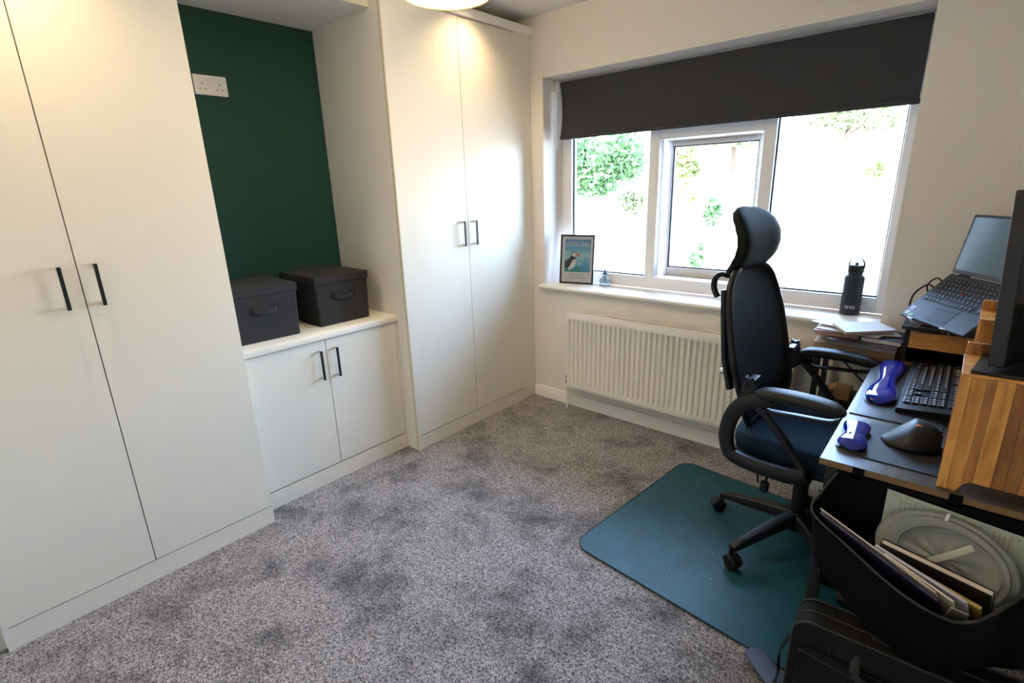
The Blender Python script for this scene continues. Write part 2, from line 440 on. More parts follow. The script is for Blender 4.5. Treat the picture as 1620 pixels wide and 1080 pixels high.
PL = 0.085
ZD = 2.299
def tall_unit(name, y0, ys, y1, label, hz, fill=None):
    t = thing(name, (-0.3, (y0 + y1) / 2, 0), label, 'wardrobe')
    b = MB()
    b.box((XL + 0.002, y0, 0), (-0.002, y0 + 0.018, 2.345)); b.box((XL + 0.002, y1 - 0.018, 0), (-0.019, y1, 2.345))
    b.box((XL + 0.002, y0 + 0.018, 2.30), (-0.019, y1 - 0.018, 2.345)); b.box((XL + 0.002, y0 + 0.018, PL - 0.018), (-0.019, y1 - 0.018, PL))
    b.build('carcass', M['carcass'], t, smooth=0)
    MB().box((-0.020, y0 - 0.0, 0), (-0.003, y1, PL - 0.001), 0.001).build('plinth', M['door'], t)
    door(t, 0.0, y0, ys, PL, ZD, ys - 0.05, hz, hz + 0.14)
    door(t, 0.0, ys, y1, PL, ZD, ys + 0.044, hz, hz + 0.14)
    return t
wr = tall_unit('wardrobe', -1.079, -0.5985, -0.130, 'tall cream two-door wardrobe beside the window wall', 1.125)
MB().box((-0.03, -0.130, 0), (-0.002, -0.002, 2.345), 0.001).build('filler_panel', M['door'], wr)
MB().box((-0.018, -1.079, 2.301), (0.022, -0.003, 2.344), 0.004).build('cornice', M['gloss'], wr)
MB().box((XL + .002, -1.0805, 0.0), (-0.002, -1.0792, 2.345)).build('side_panel', M['carcass'], wr)
MB().box((-0.0170, -1.0815, 0.0), (-0.0005, -1.0788, ZD)).build('edge_strip', M['edge'], wr)
wlft = tall_unit('wardrobe', -2.825, -2.382, -1.923, 'tall cream two-door wardrobe nearest the camera, left of the alcove', 1.10)
MB().box((-0.018, -2.825, 2.301), (0.022, -1.923, 2.344), 0.004).build('cornice', M['gloss'], wlft)
MB().box((-0.05, -2.95, 0), (-0.03, -2.826, 2.345), 0.001).build('filler_panel', M['door'], wlft)

cab = thing('base_cabinet', (-0.35, -1.5, 0), 'low cream two-door cabinet set back between the wardrobes', 'cabinet')
cb = MB()
cb.box((XL + 0.002, -1.921, 0), (-0.12, -1.903, 0.755)); cb.box((XL + 0.002, -1.100, 0), (-0.12, -1.083, 0.755))
cb.box((XL + 0.002, -1.903, PL - 0.018), (-0.12, -1.1, PL))
cb.build('carcass', M['carcass'], cab, smooth=0)
MB().box((-0.118, -1.921, 0), (-0.101, -1.083, PL), 0.001).build('plinth', M['door'], cab)
door(cab, -0.1, -1.921, -1.509, PL + 0.004, 0.756, -1.552, 0.565, 0.712)
door(cab, -0.1, -1.509, -1.096, PL + 0.004, 0.756, -1.467, 0.561, 0.712)
MB().box((-0.118, -1.095, PL), (-0.101, -1.083, 0.756)).build('filler_strip', M['door'], cab)
wt = MB().prism([(XL + 0.002, 0.757), (-0.096, 0.757), (-0.087, 0.762), (-0.084, 0.775), (-0.087, 0.788), (-0.096, 0.793), (XL + 0.002, 0.793)], 'y', -1.921, -1.083)
tag(wt.build('worktop', M['top']), 'cream rounded-edge worktop on the low cabinet in the alcove', 'worktop')
oh = thing('overhead_bridge', (-0.34, -1.5, 2.255), 'cream boxed-in panel bridging the top of the green alcove', 'panel')
MB().box((XL + 0.002, -1.921, 2.255), (-0.082, -1.083, 2.275)).build('soffit', M['ceiling'], oh, smooth=0)
MB().box((-0.10, -1.921, 2.256), (-0.080, -1.083, 2.398), 0.001).build('fascia', M['door'], oh)

# double socket on the green wall
sk = thing('wall_socket', (XL, -1.635, 1.894), 'white double wall socket on the green alcove wall', 'socket')
MB().box((XL, -1.708, 1.892), (XL + 0.010, -1.562, 1.978), 0.004, 3).build('faceplate', M['socket'], sk)
for cy in (-1.672, -1.598):
    p = MB(); xx = XL + 0.0102
    p.box((xx - .001, cy - 0.002, 1.936), (xx, cy + 0.002, 1.944)); p.box((xx - .001, cy - 0.014, 1.916), (xx, cy - 0.008, 1.920)); p.box((xx - .001, cy + 0.008, 1.916), (xx, cy + 0.014, 1.920))
    p.build('pin_hole', M['dark'], sk, smooth=0)
for cy in (-1.643, -1.627):
    MB().box((XL + 0.009, cy - 0.006, 1.945), (XL + 0.0135, cy + 0.006, 1.968), 0.002).build('rocker_switch', M['socket'], sk)
for cy in (-1.699, -1.571): MB().lathe([(0.0001, 0), (0.003, 0), (0.003, 0.0008), (0.0001, 0.0012)], (XL + 0.0098, cy, 1.935), 10, 'x').build('screw', M['chrome'], sk)

# fabric storage boxes
def storage_box(loc, rz, wx, wy, h, label):
    t = thing('storage_box', loc, label, 'box', 'lidded storage boxes on the worktop', (0, 0, rz))
    # local: front face at x = 0, box extends to -x ; y centred
    G0 = MB(); tp = 0.006
    rings = []
    for z, e in ((0, tp), (h - 0.036, 0.0)):
        x0, x1, y0, y1 = -wx + e, -e, -wy / 2 + e, wy / 2 - e
        r = 0.006
        rings.append([Vector(p) for p in ((x0 + r, y0, z), (x1 - r, y0, z), (x1, y0 + r, z), (x1, y1 - r, z), (x1 - r, y1, z), (x0 + r, y1, z), (x0, y1 - r, z), (x0, y0 + r, z))])
    G0.ring_surface(rings); G0.build('body', M['felt'], t, world=False)
    lid = MB().box((-wx - 0.005, -wy / 2 - 0.005, h - 0.040), (0.006, wy / 2 + 0.005, h), 0.006, 2).build('lid', M['felt'], t, world=False)
    hw = 0.055; zc = h * 0.60
    pth = catmull([(0.000, -hw, zc), (0.010, -hw * .75, zc - 0.008), (0.016, 0, zc - 0.012), (0.010, hw * .75, zc - 0.008), (0.000, hw, zc)], 5)
    hd = MB().flat(pth, 0.0025, 0.012, (0, 0, 1)).build('handle', M['felt'], t, world=False)
    for sgn in (-1, 1): MB().box((-0.001, sgn * hw - 0.013, zc - 0.014), (0.0035, sgn * hw + 0.013, zc + 0.014), 0.002).build('stitched_patch', M['felt2'], hd, world=False)
    return t
storage_box((-0.180, -1.735, 0.7935), math.radians(-3), 0.36, 0.31, 0.252, 'charcoal fabric lidded box half hidden behind the near wardrobe')
storage_box((-0.190, -1.326, 0.7935), math.radians(-1), 0.37, 0.295, 0.252, 'charcoal fabric lidded box at the right end of the worktop')

# ------------------------------------------------------------------ radiator
rad = thing('radiator', (1.0, -0.06, 0.16), 'white double panel convector radiator under the window', 'radiator')
rx0, rx1, rz0, rz1, ry = 0.345, 1.655, 0.165, 0.672, -0.104
NB = 39; pitch = (rx1 - rx0 - 0.02) / NB
prof = []
rows = [(rz0, 0), (rz0 + 0.012, 0), (rz0 + 0.034, 0), (rz0 + 0.052, 1), (rz1 - 0.056, 1), (rz1 - 0.040, 0), (rz1 - 0.012, 0), (rz1, 0)]
xs = [rx0]
shape = []
for i in range(NB):
    x = rx0 + 0.01 + i * pitch
    for f, d in ((0.04, 0), (0.20, 1), (0.56, 1), (0.72, 0)): shape.append((x + f * pitch, d))
cols = [(rx0, 0)] + shape + [(rx1, 0)]
G = [[Vector((x, ry + 0.015 * d * k + (0.004 if zi in (0, len(rows) - 1) else 0), z)) for zi, (z, k) in enumerate(rows)] for x, d in cols]
MB().sheet(G, 0.002).build('front_panel', M['rad'], rad, smooth=50)
MB().box((rx0, -0.040, rz0), (rx1, -0.032, rz1 - 0.01), 0.002).build('rear_panel', M['rad'], rad)
for x in (rx0 - 0.002, rx1 - 0.004):
    MB().box((x, ry - 0.001, rz0 + 0.004), (x + 0.006, -0.03, rz1), 0.002).build('side_cover', M['rad'], rad)
gr = MB(); n_ = 110
gr.box((rx0, ry, rz1 - 0.002), (rx1, ry + 0.018, rz1 + 0.003), 0.001); gr.box((rx0, -0.042, rz1 - 0.002), (rx1, -0.03, rz1 + 0.003), 0.001)
for i in range(n_):
    x = rx0 + 0.008 + i * (rx1 - rx0 - 0.016) / (n_ - 1); gr.box((x - 0.0025, ry + 0.017, rz1 - 0.002), (x + 0.0025, -0.041, rz1 + 0.002))
gr.build('top_grille', M['rad'], rad, smooth=0)
fins = MB()
zz = []
for i in range(161):
    x = rx0 + 0.02 + i * (rx1 - rx0 - 0.04) / 160; zz.append((x, -0.086 if i % 2 else -0.05))
fins.sheet([[Vector((x, y, rz0 + 0.05)), Vector((x, y, rz1 - 0.03))] for x, y in zz], 0.001).build('convector_fins', M['rad'], rad, smooth=0)
for x in (0.6, 1.4): MB().box((x, -0.031, rz0 + .05), (x + 0.03, -0.0005, rz1 - .05)).build('wall_bracket', M['rad'], rad)
vx, vy = 0.318, -0.066
MB().lathe([(0.0001, 0.236), (0.012, 0.236), (0.0165, 0.242), (0.0165, 0.272), (0.014, 0.279), (0.0001, 0.280)], (vx, vy, 0), 18).build('valve_cap', M['upvc'], rad)
v = MB().lathe([(0.009, 0.175), (0.012, 0.18), (0.012, 0.2), (0.008, 0.205), (0.008, 0.22), (0.011, 0.225), (0.011, 0.236)], (vx, vy, 0), 14)
v.cyl((vx, vy, 0.20), (rx0 + 0.004, vy, 0.20), 0.009, n=12); v.build('valve_body', M['chrome'], rad)
MB().cyl((vx, vy, 0.0), (vx, vy, 0.178), 0.0075, n=12).build('pipe', M['rad'], rad)

# ------------------------------------------------------------------ things on the sill
pf = thing('framed_poster', (0.150, 0.088, 0.8132), 'black framed puffin travel poster standing on the window sill', 'picture', rot=(0, 0, math.atan2(0.059, 0.228)))
lean = math.radians(7); PW, PH = 0.232, 0.318
def PP(x, y, d=0.0):   # poster plane -> root local; d out of the print
    return Vector((x, y * math.sin(lean) - d * math.cos(lean), y * math.cos(lean) + d * math.sin(lean) * -1 + 0.0016))
def pbox(mb, x0, y0, x1, y1, d0, d1):
    mb.ring_surface([[PP(x0, y0, d0), PP(x1, y0, d0), PP(x1, y1, d0), PP(x0, y1, d0)], [PP(x0, y0, d1), PP(x1, y0, d1), PP(x1, y1, d1), PP(x0, y1, d1)]])
f = MB(); e = 0.009
pbox(f, 0, 0, PW, e, 0, 0.012); pbox(f, 0, PH - e, PW, PH, 0, 0.012); pbox(f, 0, e, e, PH - e, 0, 0.012); pbox(f, PW - e, e, PW, PH - e, 0, 0.012)
f.build('frame', M['black'], pf, world=False, smooth=0)
f = MB(); pbox(f, e, e, PW - e, PH - e, 0.0, 0.003); mount = f.build('mount', mat('poster_paper', (0.80, 0.76, 0.80), 0.35), pf, world=False, smooth=0)
def poster_print():
    m = bpy.data.materials.new('poster_sky'); m.use_nodes = True
    nt = m.node_tree; n = nt.nodes; l = nt.links; b = n['Principled BSDF']; b.inputs['Roughness'].default_value = 0.35
    tc = n.new('ShaderNodeTexCoord'); sp = n.new('ShaderNodeSeparateXYZ'); l.new(tc.outputs['Object'], sp.inputs[0])
    rp = n.new('ShaderNodeValToRGB'); mr = n.new('ShaderNodeMapRange'); mr.inputs[1].default_value = 0.08; mr.inputs[2].default_value = 0.29
    nz = n.new('ShaderNodeTexNoise'); nz.inputs['Scale'].default_value = 45; l.new(tc.outputs['Object'], nz.inputs[0])
    ad = n.new('ShaderNodeMath'); ad.operation = 'MULTIPLY_ADD'; ad.inputs[1].default_value = 0.05; 
    l.new(nz.outputs[0], ad.inputs[0]); l.new(sp.outputs[2], ad.inputs[2]); l.new(ad.outputs[0], mr.inputs[0]); l.new(mr.outputs[0], rp.inputs[0])
    el = rp.color_ramp.elements; el[0].color = (0.03, 0.25, 0.5, 1); el[1].color = (0.06, 0.24, 0.56, 1)
    for p, c in ((0.35, (0.09, 0.42, 0.68, 1)), (0.62, (0.42, 0.68, 0.78, 1)), (0.8, (0.16, 0.46, 0.7, 1))):
        q = el.new(p); q.color = c
    l.new(rp.outputs[0], b.inputs['Base Color'])
    return m
f = MB(); px0, px1, py0, py1 = 0.030, PW - 0.026, 0.076, PH - 0.030
pbox(f, px0, py0, px1, py1, 0.003, 0.0034); f.build('print', poster_print(), pf, world=False, smooth=0)
def poly_part(name, pts, d, m):
    q = MB(); sx, sy = px1 - px0, py1 - py0
    P = [(px0 + x * sx, py0 + y * sy) for x, y in pts]
    q.ring_surface([[PP(x, y, d) for x, y in P], [PP(x, y, d + 0.0002) for x, y in P]])
    return q.build(name, m, mount, world=False, smooth=0)
ink = mat('ink_black', (0.02, 0.022, 0.03), 0.4); inkg = mat('ink_grass', (0.03, 0.30, 0.22), 0.4); inko = mat('ink_orange', (0.62, 0.16, 0.06), 0.4); inkw = mat('ink_cream', (0.85, 0.80, 0.76), 0.4)
inkt = mat('ink_teal', (0.02, 0.2, 0.42), 0.4)
def ell(cx, cy, rx, ry, n=18, rot=0):
    return [(cx + rx * math.cos(a) * math.cos(rot) - ry * math.sin(a) * math.sin(rot), cy + rx * math.cos(a) * math.sin(rot) + ry * math.sin(a) * math.cos(rot)) for a in [2 * math.pi * k / n for k in range(n)]]
poly_part('puffin_body', [(0.0, 0.33), (0.10, 0.36), (0.20, 0.44), (0.26, 0.52), (0.42, 0.46), (0.44, 0.36), (0.34, 0.22), (0.22, 0.10), (0.0, 0.11)], 0.0036, ink)
poly_part('puffin_breast', [(0.30, 0.34), (0.38, 0.40), (0.45, 0.38), (0.46, 0.26), (0.36, 0.14), (0.20, 0.05), (0.14, 0.10), (0.22, 0.20)], 0.0040, inkw)
poly_part('puffin_head', ell(0.36, 0.55, 0.12, 0.085), 0.0040, ink)
poly_part('puffin_face', ell(0.37, 0.54, 0.10, 0.068), 0.0044, inkw)
poly_part('puffin_eye', ell(0.38, 0.565, 0.02, 0.016, 10), 0.0048, ink)
poly_part('puffin_beak', [(0.45, 0.58), (0.50, 0.57), (0.60, 0.50), (0.56, 0.475), (0.46, 0.49)], 0.0048, inko)
poly_part('grass', [(0, 0), (0, 0.10), (0.1, 0.06), (0.18, 0.03), (0.27, 0.10), (0.36, 0.05), (0.46, 0.12), (0.5, 0.28), (0.54, 0.1), (0.62, 0.2), (0.60, 0.06), (0.72, 0.03), (0.8, 0)], 0.0050, inkg)
poly_part('thrift_flower', ell(0.60, 0.27, 0.05, 0.03, 12), 0.0054, inkw)
poly_part('thrift_flower', ell(0.54, 0.22, 0.04, 0.025, 12), 0.0054, inkw)
poly_part('thistle_stem', [(0.74, 0.1), (0.76, 0.1), (0.82, 0.52), (0.80, 0.52)], 0.0050, inkt)
poly_part('thistle_flower', ell(0.81, 0.50, 0.035, 0.03, 12), 0.0054, inkw)
for cx, cy in ((0.06, 0.70), (0.22, 0.735), (0.86, 0.685)):
    poly_part('flying_bird', [(cx - 0.05, cy + 0.03), (cx, cy + 0.01), (cx + 0.05, cy + 0.03), (cx + 0.02, cy - 0.025), (cx - 0.02, cy - 0.02)], 0.0040, inkt)
cxm = (px0 + px1) / 2
for s_, size, yy, m_, sp_ in (('DISCOVER THE BEAUTY', 0.0135, py1 - 0.020, M['white'], 1.0), ('SCOTLAND', 0.0315, py1 - 0.046, M['white'], 1.0),
                              ('BASS ROCK', 0.0155, 0.053, ink, 1.2), ('NORTH BERWICK', 0.0155, 0.034, ink, 1.2)):
    for off in ((0.0, 0.0005) if s_ == 'SCOTLAND' else (0.0,)):
        text_part(s_, size, m_, mount, (lambda x, y, yy=yy, off=off: PP(cxm + x + off, yy + y, 0.0058)), space=sp_)
f = MB(); pbox(f, e, e, PW - e, PH - e, 0.0075, 0.009)
f.build('cover_glass', M['glass'], pf, world=False, smooth=0)
MB().tube([PP(PW / 2, PH * 0.7, -0.001), Vector((PW / 2, 0.085, 0.004))], 0.004, 8).build('easel_strut', M['black'], pf, world=False)

df = thing('reed_diffuser', (0.462, 0.150, 0.8132), 'small pale blue glass diffuser bottle with dark stem on the sill', 'diffuser')
gl = mat('pale_blue_glass', (0.55, 0.75, 0.95), 0.05, trans=0.85, ior=1.2)
MB().lathe([(0.0001, 0), (0.030, 0), (0.033, 0.003), (0.033, 0.040), (0.030, 0.047), (0.018, 0.054), (0.013, 0.060), (0.013, 0.070), (0.016, 0.072), (0.016, 0.075), (0.0001, 0.075)], (0.462, 0.150, 0.8132), 24).build('bottle', gl, df)
MB().lathe([(0.0001, 0.075), (0.014, 0.075), (0.014, 0.083), (0.006, 0.086), (0.005, 0.105), (0.0001, 0.106)], (0.462, 0.150, 0.8132), 14).build('collar', M['black'], df)
for dx, dy in ((0.0, 0.002), (0.016, 0.004), (-0.022, 0.003)):
    MB().cyl((0.462, 0.150, 0.83), (0.462 + dx, 0.150 + dy, 0.945 - abs(dx)), 0.0013, n=6).build('reed', mat('reed_wood', (0.12, 0.09, 0.05), 0.8), df)

bo = thing('water_bottle', (1.812, 0.140, 0.8132), 'matt black insulated water bottle standing on the window sill', 'bottle')
bk = mat('bottle_black', (0.010, 0.013, 0.020), 0.38)
bc = (1.812, 0.140, 0.8132)
MB().lathe([(0.0001, 0), (0.038, 0), (0.0415, 0.003), (0.0415, 0.012), (0.0415, 0.165), (0.041, 0.176), (0.036, 0.184), (0.030, 0.189), (0.030, 0.197), (0.0001, 0.197)], bc, 36).build('body', bk, bo)
lid = MB().lathe([(0.0001, 0.198), (0.0315, 0.198), (0.033, 0.201), (0.033, 0.228), (0.030, 0.233), (0.008, 0.234), (0.007, 0.244), (0.0001, 0.245)], bc, 28).build('lid', M['black'], bo)
aa = Vector((0.96, -0.28, 0)); cc = Vector(bc)
MB().flat(catmull([cc + aa * -0.033 + Vector((0, 0, 0.220)), cc + aa * -0.032 + Vector((0, 0, 0.24)), cc + aa * -0.022 + Vector((0, 0, 0.258)), cc + Vector((0, 0, 0.263)), cc + aa * 0.022 + Vector((0, 0, 0.258)), cc + aa * 0.032 + Vector((0, 0, 0.24)), cc + aa * 0.033 + Vector((0, 0, 0.220))], 5), 0.0022, 0.007, (0.28, 0.96, 0)).build('carry_loop', M['black'], lid)
base_ang = math.atan2(-2.71 - 0.14, 2.19 - 1.812) - 0.05
def cyl_text(x, y):
    a = base_ang + x / 0.0417; return Vector((0.0419 * math.cos(a), 0.0419 * math.sin(a), 0.032 + y))
text_part('SHO', 0.021, M['white'], bo, cyl_text, space=1.05)

# ------------------------------------------------------------------ chair mat on the carpet
def rrect(w, d, r, n=8):
    out = []
    for cx, cy, a0 in ((w - r, d - r, 0), (r, d - r, 90), (r, r, 180), (w - r, r, 270)):
        for k in range(n + 1):
            a = math.radians(a0 + 90 * k / n); out.append((cx + r * math.cos(a), cy + r * math.sin(a)))
    return out
def mat_mat():
    m = bpy.data.materials.new('teal_mat'); m.use_nodes = True
    nt = m.node_tree; n = nt.nodes; l = nt.links; b = n['Principled BSDF']
    tc = n.new('ShaderNodeTexCoord'); nz = n.new('ShaderNodeTexNoise'); nz.inputs['Scale'].default_value = 7; nz.inputs['Detail'].default_value = 8; nz.inputs['Roughness'].default_value = 0.7
    l.new(tc.outputs['Object'], nz.inputs[0])
    rp = n.new('ShaderNodeValToRGB'); rp.color_ramp.elements[0].position = 0.35; rp.color_ramp.elements[1].position = 0.7
    rp.color_ramp.elements[0].color = (0.000, 0.046, 0.070, 1); rp.color_ramp.elements[1].color = (0.001, 0.080, 0.118, 1)
    l.new(nz.outputs[0], rp.inputs[0]); l.new(rp.outputs[0], b.inputs['Base Color'])
    n2 = n.new('ShaderNodeTexNoise'); n2.inputs['Scale'].default_value = 26; n2.inputs['Detail'].default_value = 6; n2.inputs['Distortion'].default_value = 1.2
    l.new(tc.outputs['Object'], n2.inputs[0])
    r2 = n.new('ShaderNodeMapRange'); r2.inputs[3].default_value = 0.42; r2.inputs[4].default_value = 0.62; l.new(n2.outputs[0], r2.inputs[0]); l.new(r2.outputs[0], b.inputs['Roughness'])
    bp = n.new('ShaderNodeBump'); bp.inputs['Strength'].default_value = 0.12; bp.inputs['Distance'].default_value = 0.004; l.new(n2.outputs[0], bp.inputs['Height']); l.new(bp.outputs[0], b.inputs['Normal'])
    b.inputs['Specular IOR Level'].default_value = 0.55
    return m
cm = thing('chair_mat', (1.150, -1.200, 0.0), 'dark teal rounded chair mat on the carpet under the office chair', 'mat', rot=(0, 0, math.radians(-5)))
q = MB(); W_, D_ = 1.22, 0.93
q.ring_surface([[Vector((x, y, 0.0005)) for x, y in rrect(W_, D_, 0.07)], [Vector((x, y, 0.0070)) for x, y in rrect(W_, D_, 0.07)],
                [Vector((0.002 + x, 0.002 + y, 0.0085)) for x, y in rrect(W_ - 0.004, D_ - 0.004, 0.068)]])
q.build('mat_sheet', mat_mat(), cm, world=False)
ring = [Vector((x, y, 0.0075)) for x, y in rrect(W_, D_, 0.07)]
MB().tube(ring, 0.0022, 6, closed=True).build('edge_binding', mat('mat_binding', (0.008, 0.02, 0.024), 0.6), cm, world=False)
lint = mat('lint', (0.45, 0.45, 0.40), 0.9)
li = MB()
for px, py in ((0.20, 0.80), (0.30, 0.78), (0.42, 0.62), (0.33, 0.72), (0.62, 0.66), (0.5, 0.2), (0.22, 0.55), (0.44, 0.34), (0.36, 0.14)):
    li.box((px, py, 0.0085), (px + 0.006, py + 0.0025, 0.0095))
li.build('lint_specks', lint, cm, world=False, smooth=0, kind='stuff')
MZ = 0.009

# ------------------------------------------------------------------ desk
DX, DY0, DY1, DZ = 1.985, -1.270, -0.290, 0.730
desk = thing('desk', (2.3, -0.78, 0), 'dark topped desk with brown edge and black metal legs by the wall', 'desk')
MB().box((DX, DY0, DZ - 0.018), (2.60, DY1, DZ), 0.001).build('desktop', mat('desk_dark_oak', (0.060, 0.056, 0.048), 0.30, var=0.25, vscale=14, stretch=(8, 1, 1)), desk)
db = MB(); db.box((DX - 0.0008, DY0 - 0.0008, DZ - 0.0175), (2.60, DY0, DZ - 0.001)); db.box((DX - 0.0008, DY0, DZ - 0.0175), (DX, DY1, DZ - 0.001))
db.build('edge_band', mat('edge_brown', (0.20, 0.12, 0.05), 0.5), desk, smooth=0)
for x, y in ((2.0, DY0 + 0.012), (2.0, DY1 - 0.042), (2.56, DY0 + 0.012), (2.56, DY1 - 0.042)):
    zb_ = MZ if (x < 2.3) else 0.0
    lg = MB().box((x, y, zb_ + 0.008), (x + 0.03, y + 0.03, DZ - 0.018), 0.002).build('leg', M['blackm'], desk)
    MB().cyl((x + 0.015, y + 0.015, zb_), (x + 0.015, y + 0.015, zb_ + 0.010), 0.016, n=12).build('foot', M['black'], lg)
r = MB()
r.box((2.0, DY0 + 0.04, DZ - 0.045), (2.03, DY1 - 0.04, DZ - 0.018)); r.box((2.56, DY0 + 0.04, DZ - 0.045), (2.59, DY1 - 0.04, DZ - 0.018))
r.build('frame_rail', M['blackm'], desk, smooth=0)
r = MB(); r.box((2.03, DY0 + 0.013, DZ - 0.045), (2.56, DY0 + 0.04, DZ - 0.018)); r.box((2.03, DY1 - 0.04, DZ - 0.045), (2.56, DY1 - 0.013, DZ - 0.018)); r.box((2.565, DY0 + .04, 0.25), (2.585, DY1 - .04, 0.28))
r.build('cross_rail', M['blackm'], desk, smooth=0)

# black desk pad
dp = MB().box((1.993, -0.912, DZ), (2.221, -0.295, DZ + 0.0035), 0.0012)
dpo = tag(dp.build('desk_pad', mat('desk_pad_black', (0.030, 0.032, 0.036), 0.33)), 'black leatherette desk pad under the keyboard', 'desk pad')
tb = MB(); zz_ = DZ + 0.0036
for lo, hi in (((2.008, -0.900), (2.0088, -0.30)), ((2.008, -0.900), (2.215, -0.8992))): tb.box((lo[0], lo[1], zz_ - 0.0004), (hi[0], hi[1], zz_ + 0.0002))
tb.build('stitch_line', mat('stitch', (0.005, 0.005, 0.006), 0.6), dpo, smooth=0)
DP = DZ + 0.0035

# gel wrist rests: domes on a closed outline
def dome(outline, z0, h, n=9, flat=0.55):
    c = Vector((sum(p[0] for p in outline) / len(outline), sum(p[1] for p in outline) / len(outline), 0))
    return c
def gel_bone(mb, P0, P1, wfun, h, z0, nseg=48, nr=28):
    """rounded bone: half-ellipse sections along the line P0-P1"""
    a = Vector((*P0, 0)); b = Vector((*P1, 0)); d = (b - a); L = d.length; d.normalize(); s = Vector((-d.y, d.x, 0)); rings = []
    for i in range(nseg + 1):
        t = i / nseg; w, k = wfun(t); p = a + d * (L * t) + Vector((0, 0, z0)); ring = []
        for j in range(nr):
            an = 2 * math.pi * j / nr; cx, sz = math.cos(an), math.sin(an)
            zz = h * k * (0.42 + 0.58 * sz) if sz > 0 else h * k * 0.42 * (1 + sz)
            ring.append(p + s * (w * math.copysign(abs(cx) ** 0.8, cx)) + Vector((0, 0, max(zz, 0))))
        rings.append(ring)
    mb.ring_surface(rings); return mb
def bonew(wa, wm, wb):
    def f(t):
        e = min(1.0, math.sqrt(max(0.0, 1 - (1 - min(t, 1 - t) / 0.13) ** 2)) if min(t, 1 - t) < 0.13 else 1.0)
        base = wa * (1 - t) + wb * t; dip = math.exp(-((t - 0.5) / 0.2) ** 2)
        return (max(0.001, (base + (wm - base) * dip) * e), max(0.02, e ** 0.8) * (1 - 0.15 * dip))
    return f
gel = mat('blue_gel', (0.004, 0.018, 0.32), 0.05, coat=0.6, ior=1.36, spec=0.4)
gw = thing('keyboard_wrist_rest', (2.06, -0.55, DP), 'long glossy blue gel wrist rest in front of the keyboard', 'wrist rest')
gel_bone(MB(), (2.052, -0.80), (2.048, -0.312), bonew(0.044, 0.025, 0.038), 0.024, DP + 0.003).build('gel_pad', gel, gw, smooth=60)
gel_bone(MB(), (2.052, -0.806), (2.048, -0.306), bonew(0.046, 0.028, 0.040), 0.004, DP, nr=12).build('base_pad', M['black'], gw, smooth=60)
gs = thing('mouse_wrist_rest', (2.035, -1.1, DZ), 'small peanut-shaped blue gel wrist rest beside the mouse', 'wrist rest')
gel_bone(MB(), (2.040, -1.185), (2.030, -1.010), bonew(0.036, 0.026, 0.034), 0.026, DZ + 0.003).build('gel_pad', gel, gs, smooth=60)
gel_bone(MB(), (2.040, -1.190), (2.030, -1.006), bonew(0.038, 0.029, 0.036), 0.004, DZ, nr=12).build('base_pad', M['black'], gs, smooth=60)

# keyboard
def key_grid(mb, rows, X, kz):
    """rows: list of (y0, list of key widths) in key units along local x, row index along local y"""
    for yi, keys in rows:
        x = 0
        for wdt in keys:
            if wdt > 0:
                mb.box((x + 0.08, yi + 0.08, 0), (x + wdt - 0.08, yi + 0.92, kz), 0.06, 1, X=X)
            x += abs(wdt)
ROWS = [(0, [1.25, 1.25, 1.25, 6.25, 1.25, 1.25, 1.25, 1.25, -0.25, 1, 1, 1, -0.25, 2, 1]), (1, [2.25] + [1] * 10 + [2.75, -0.25, -1, 1, -1, -0.25, 1, 1, 1]),
        (2, [1.75] + [1] * 11 + [2.25, -0.25, -1, -1, -1, -0.25, 1, 1, 1]), (3, [1.5] + [1] * 12 + [1.5, -0.25, 1, 1, 1, -0.25, 1, 1, 1]),
        (4, [1] * 13 + [2, -0.25, 1, 1, 1, -0.25, 1, 1, 1]), (5.3, [1, -1, 1, 1, 1, 1, -.5, 1, 1, 1, 1, -.5, 1, 1, 1, 1, -0.25, 1, 1, 1, -0.25, 1, 1, 1])]
keym = mat('key_black', (0.020, 0.021, 0.026), 0.35)
kb = thing('keyboard', (2.170, -0.56, DP), 'slim black full-size keyboard on the desk pad', 'keyboard')
k = MB().prism([(2.100, DP), (2.100, DP + 0.008), (2.104, DP + 0.013), (2.240, DP + 0.024), (2.245, DP + 0.022), (2.245, DP)], 'y', -0.822, -0.302)
k.build('case', M['black'], kb)
U = 0.0215
Xk = Matrix.Translation((2.112, -0.310, DP + 0.0142)) @ Matrix.Rotation(-math.radians(4.4), 4, 'Y') @ Matrix.Rotation(-math.pi / 2, 4, 'Z') @ Matrix.Diagonal((U, U * 0.97, 0.005, 1))
k = MB(); key_grid(k, ROWS, Xk, 1.0); k.build('keys', keym, kb, smooth=0, kind='stuff')
lg_ = MB()
for yi, keys in ROWS:
    x = 0
    for wdt in keys:
        if 0 < wdt < 1.6: lg_.box((x + 0.25, yi + 0.55, 1.01), (x + 0.5, yi + 0.80, 1.04), X=Xk)
        x += abs(wdt)
lg_.build('key_legends', M['white'], kb, smooth=0, kind='stuff')

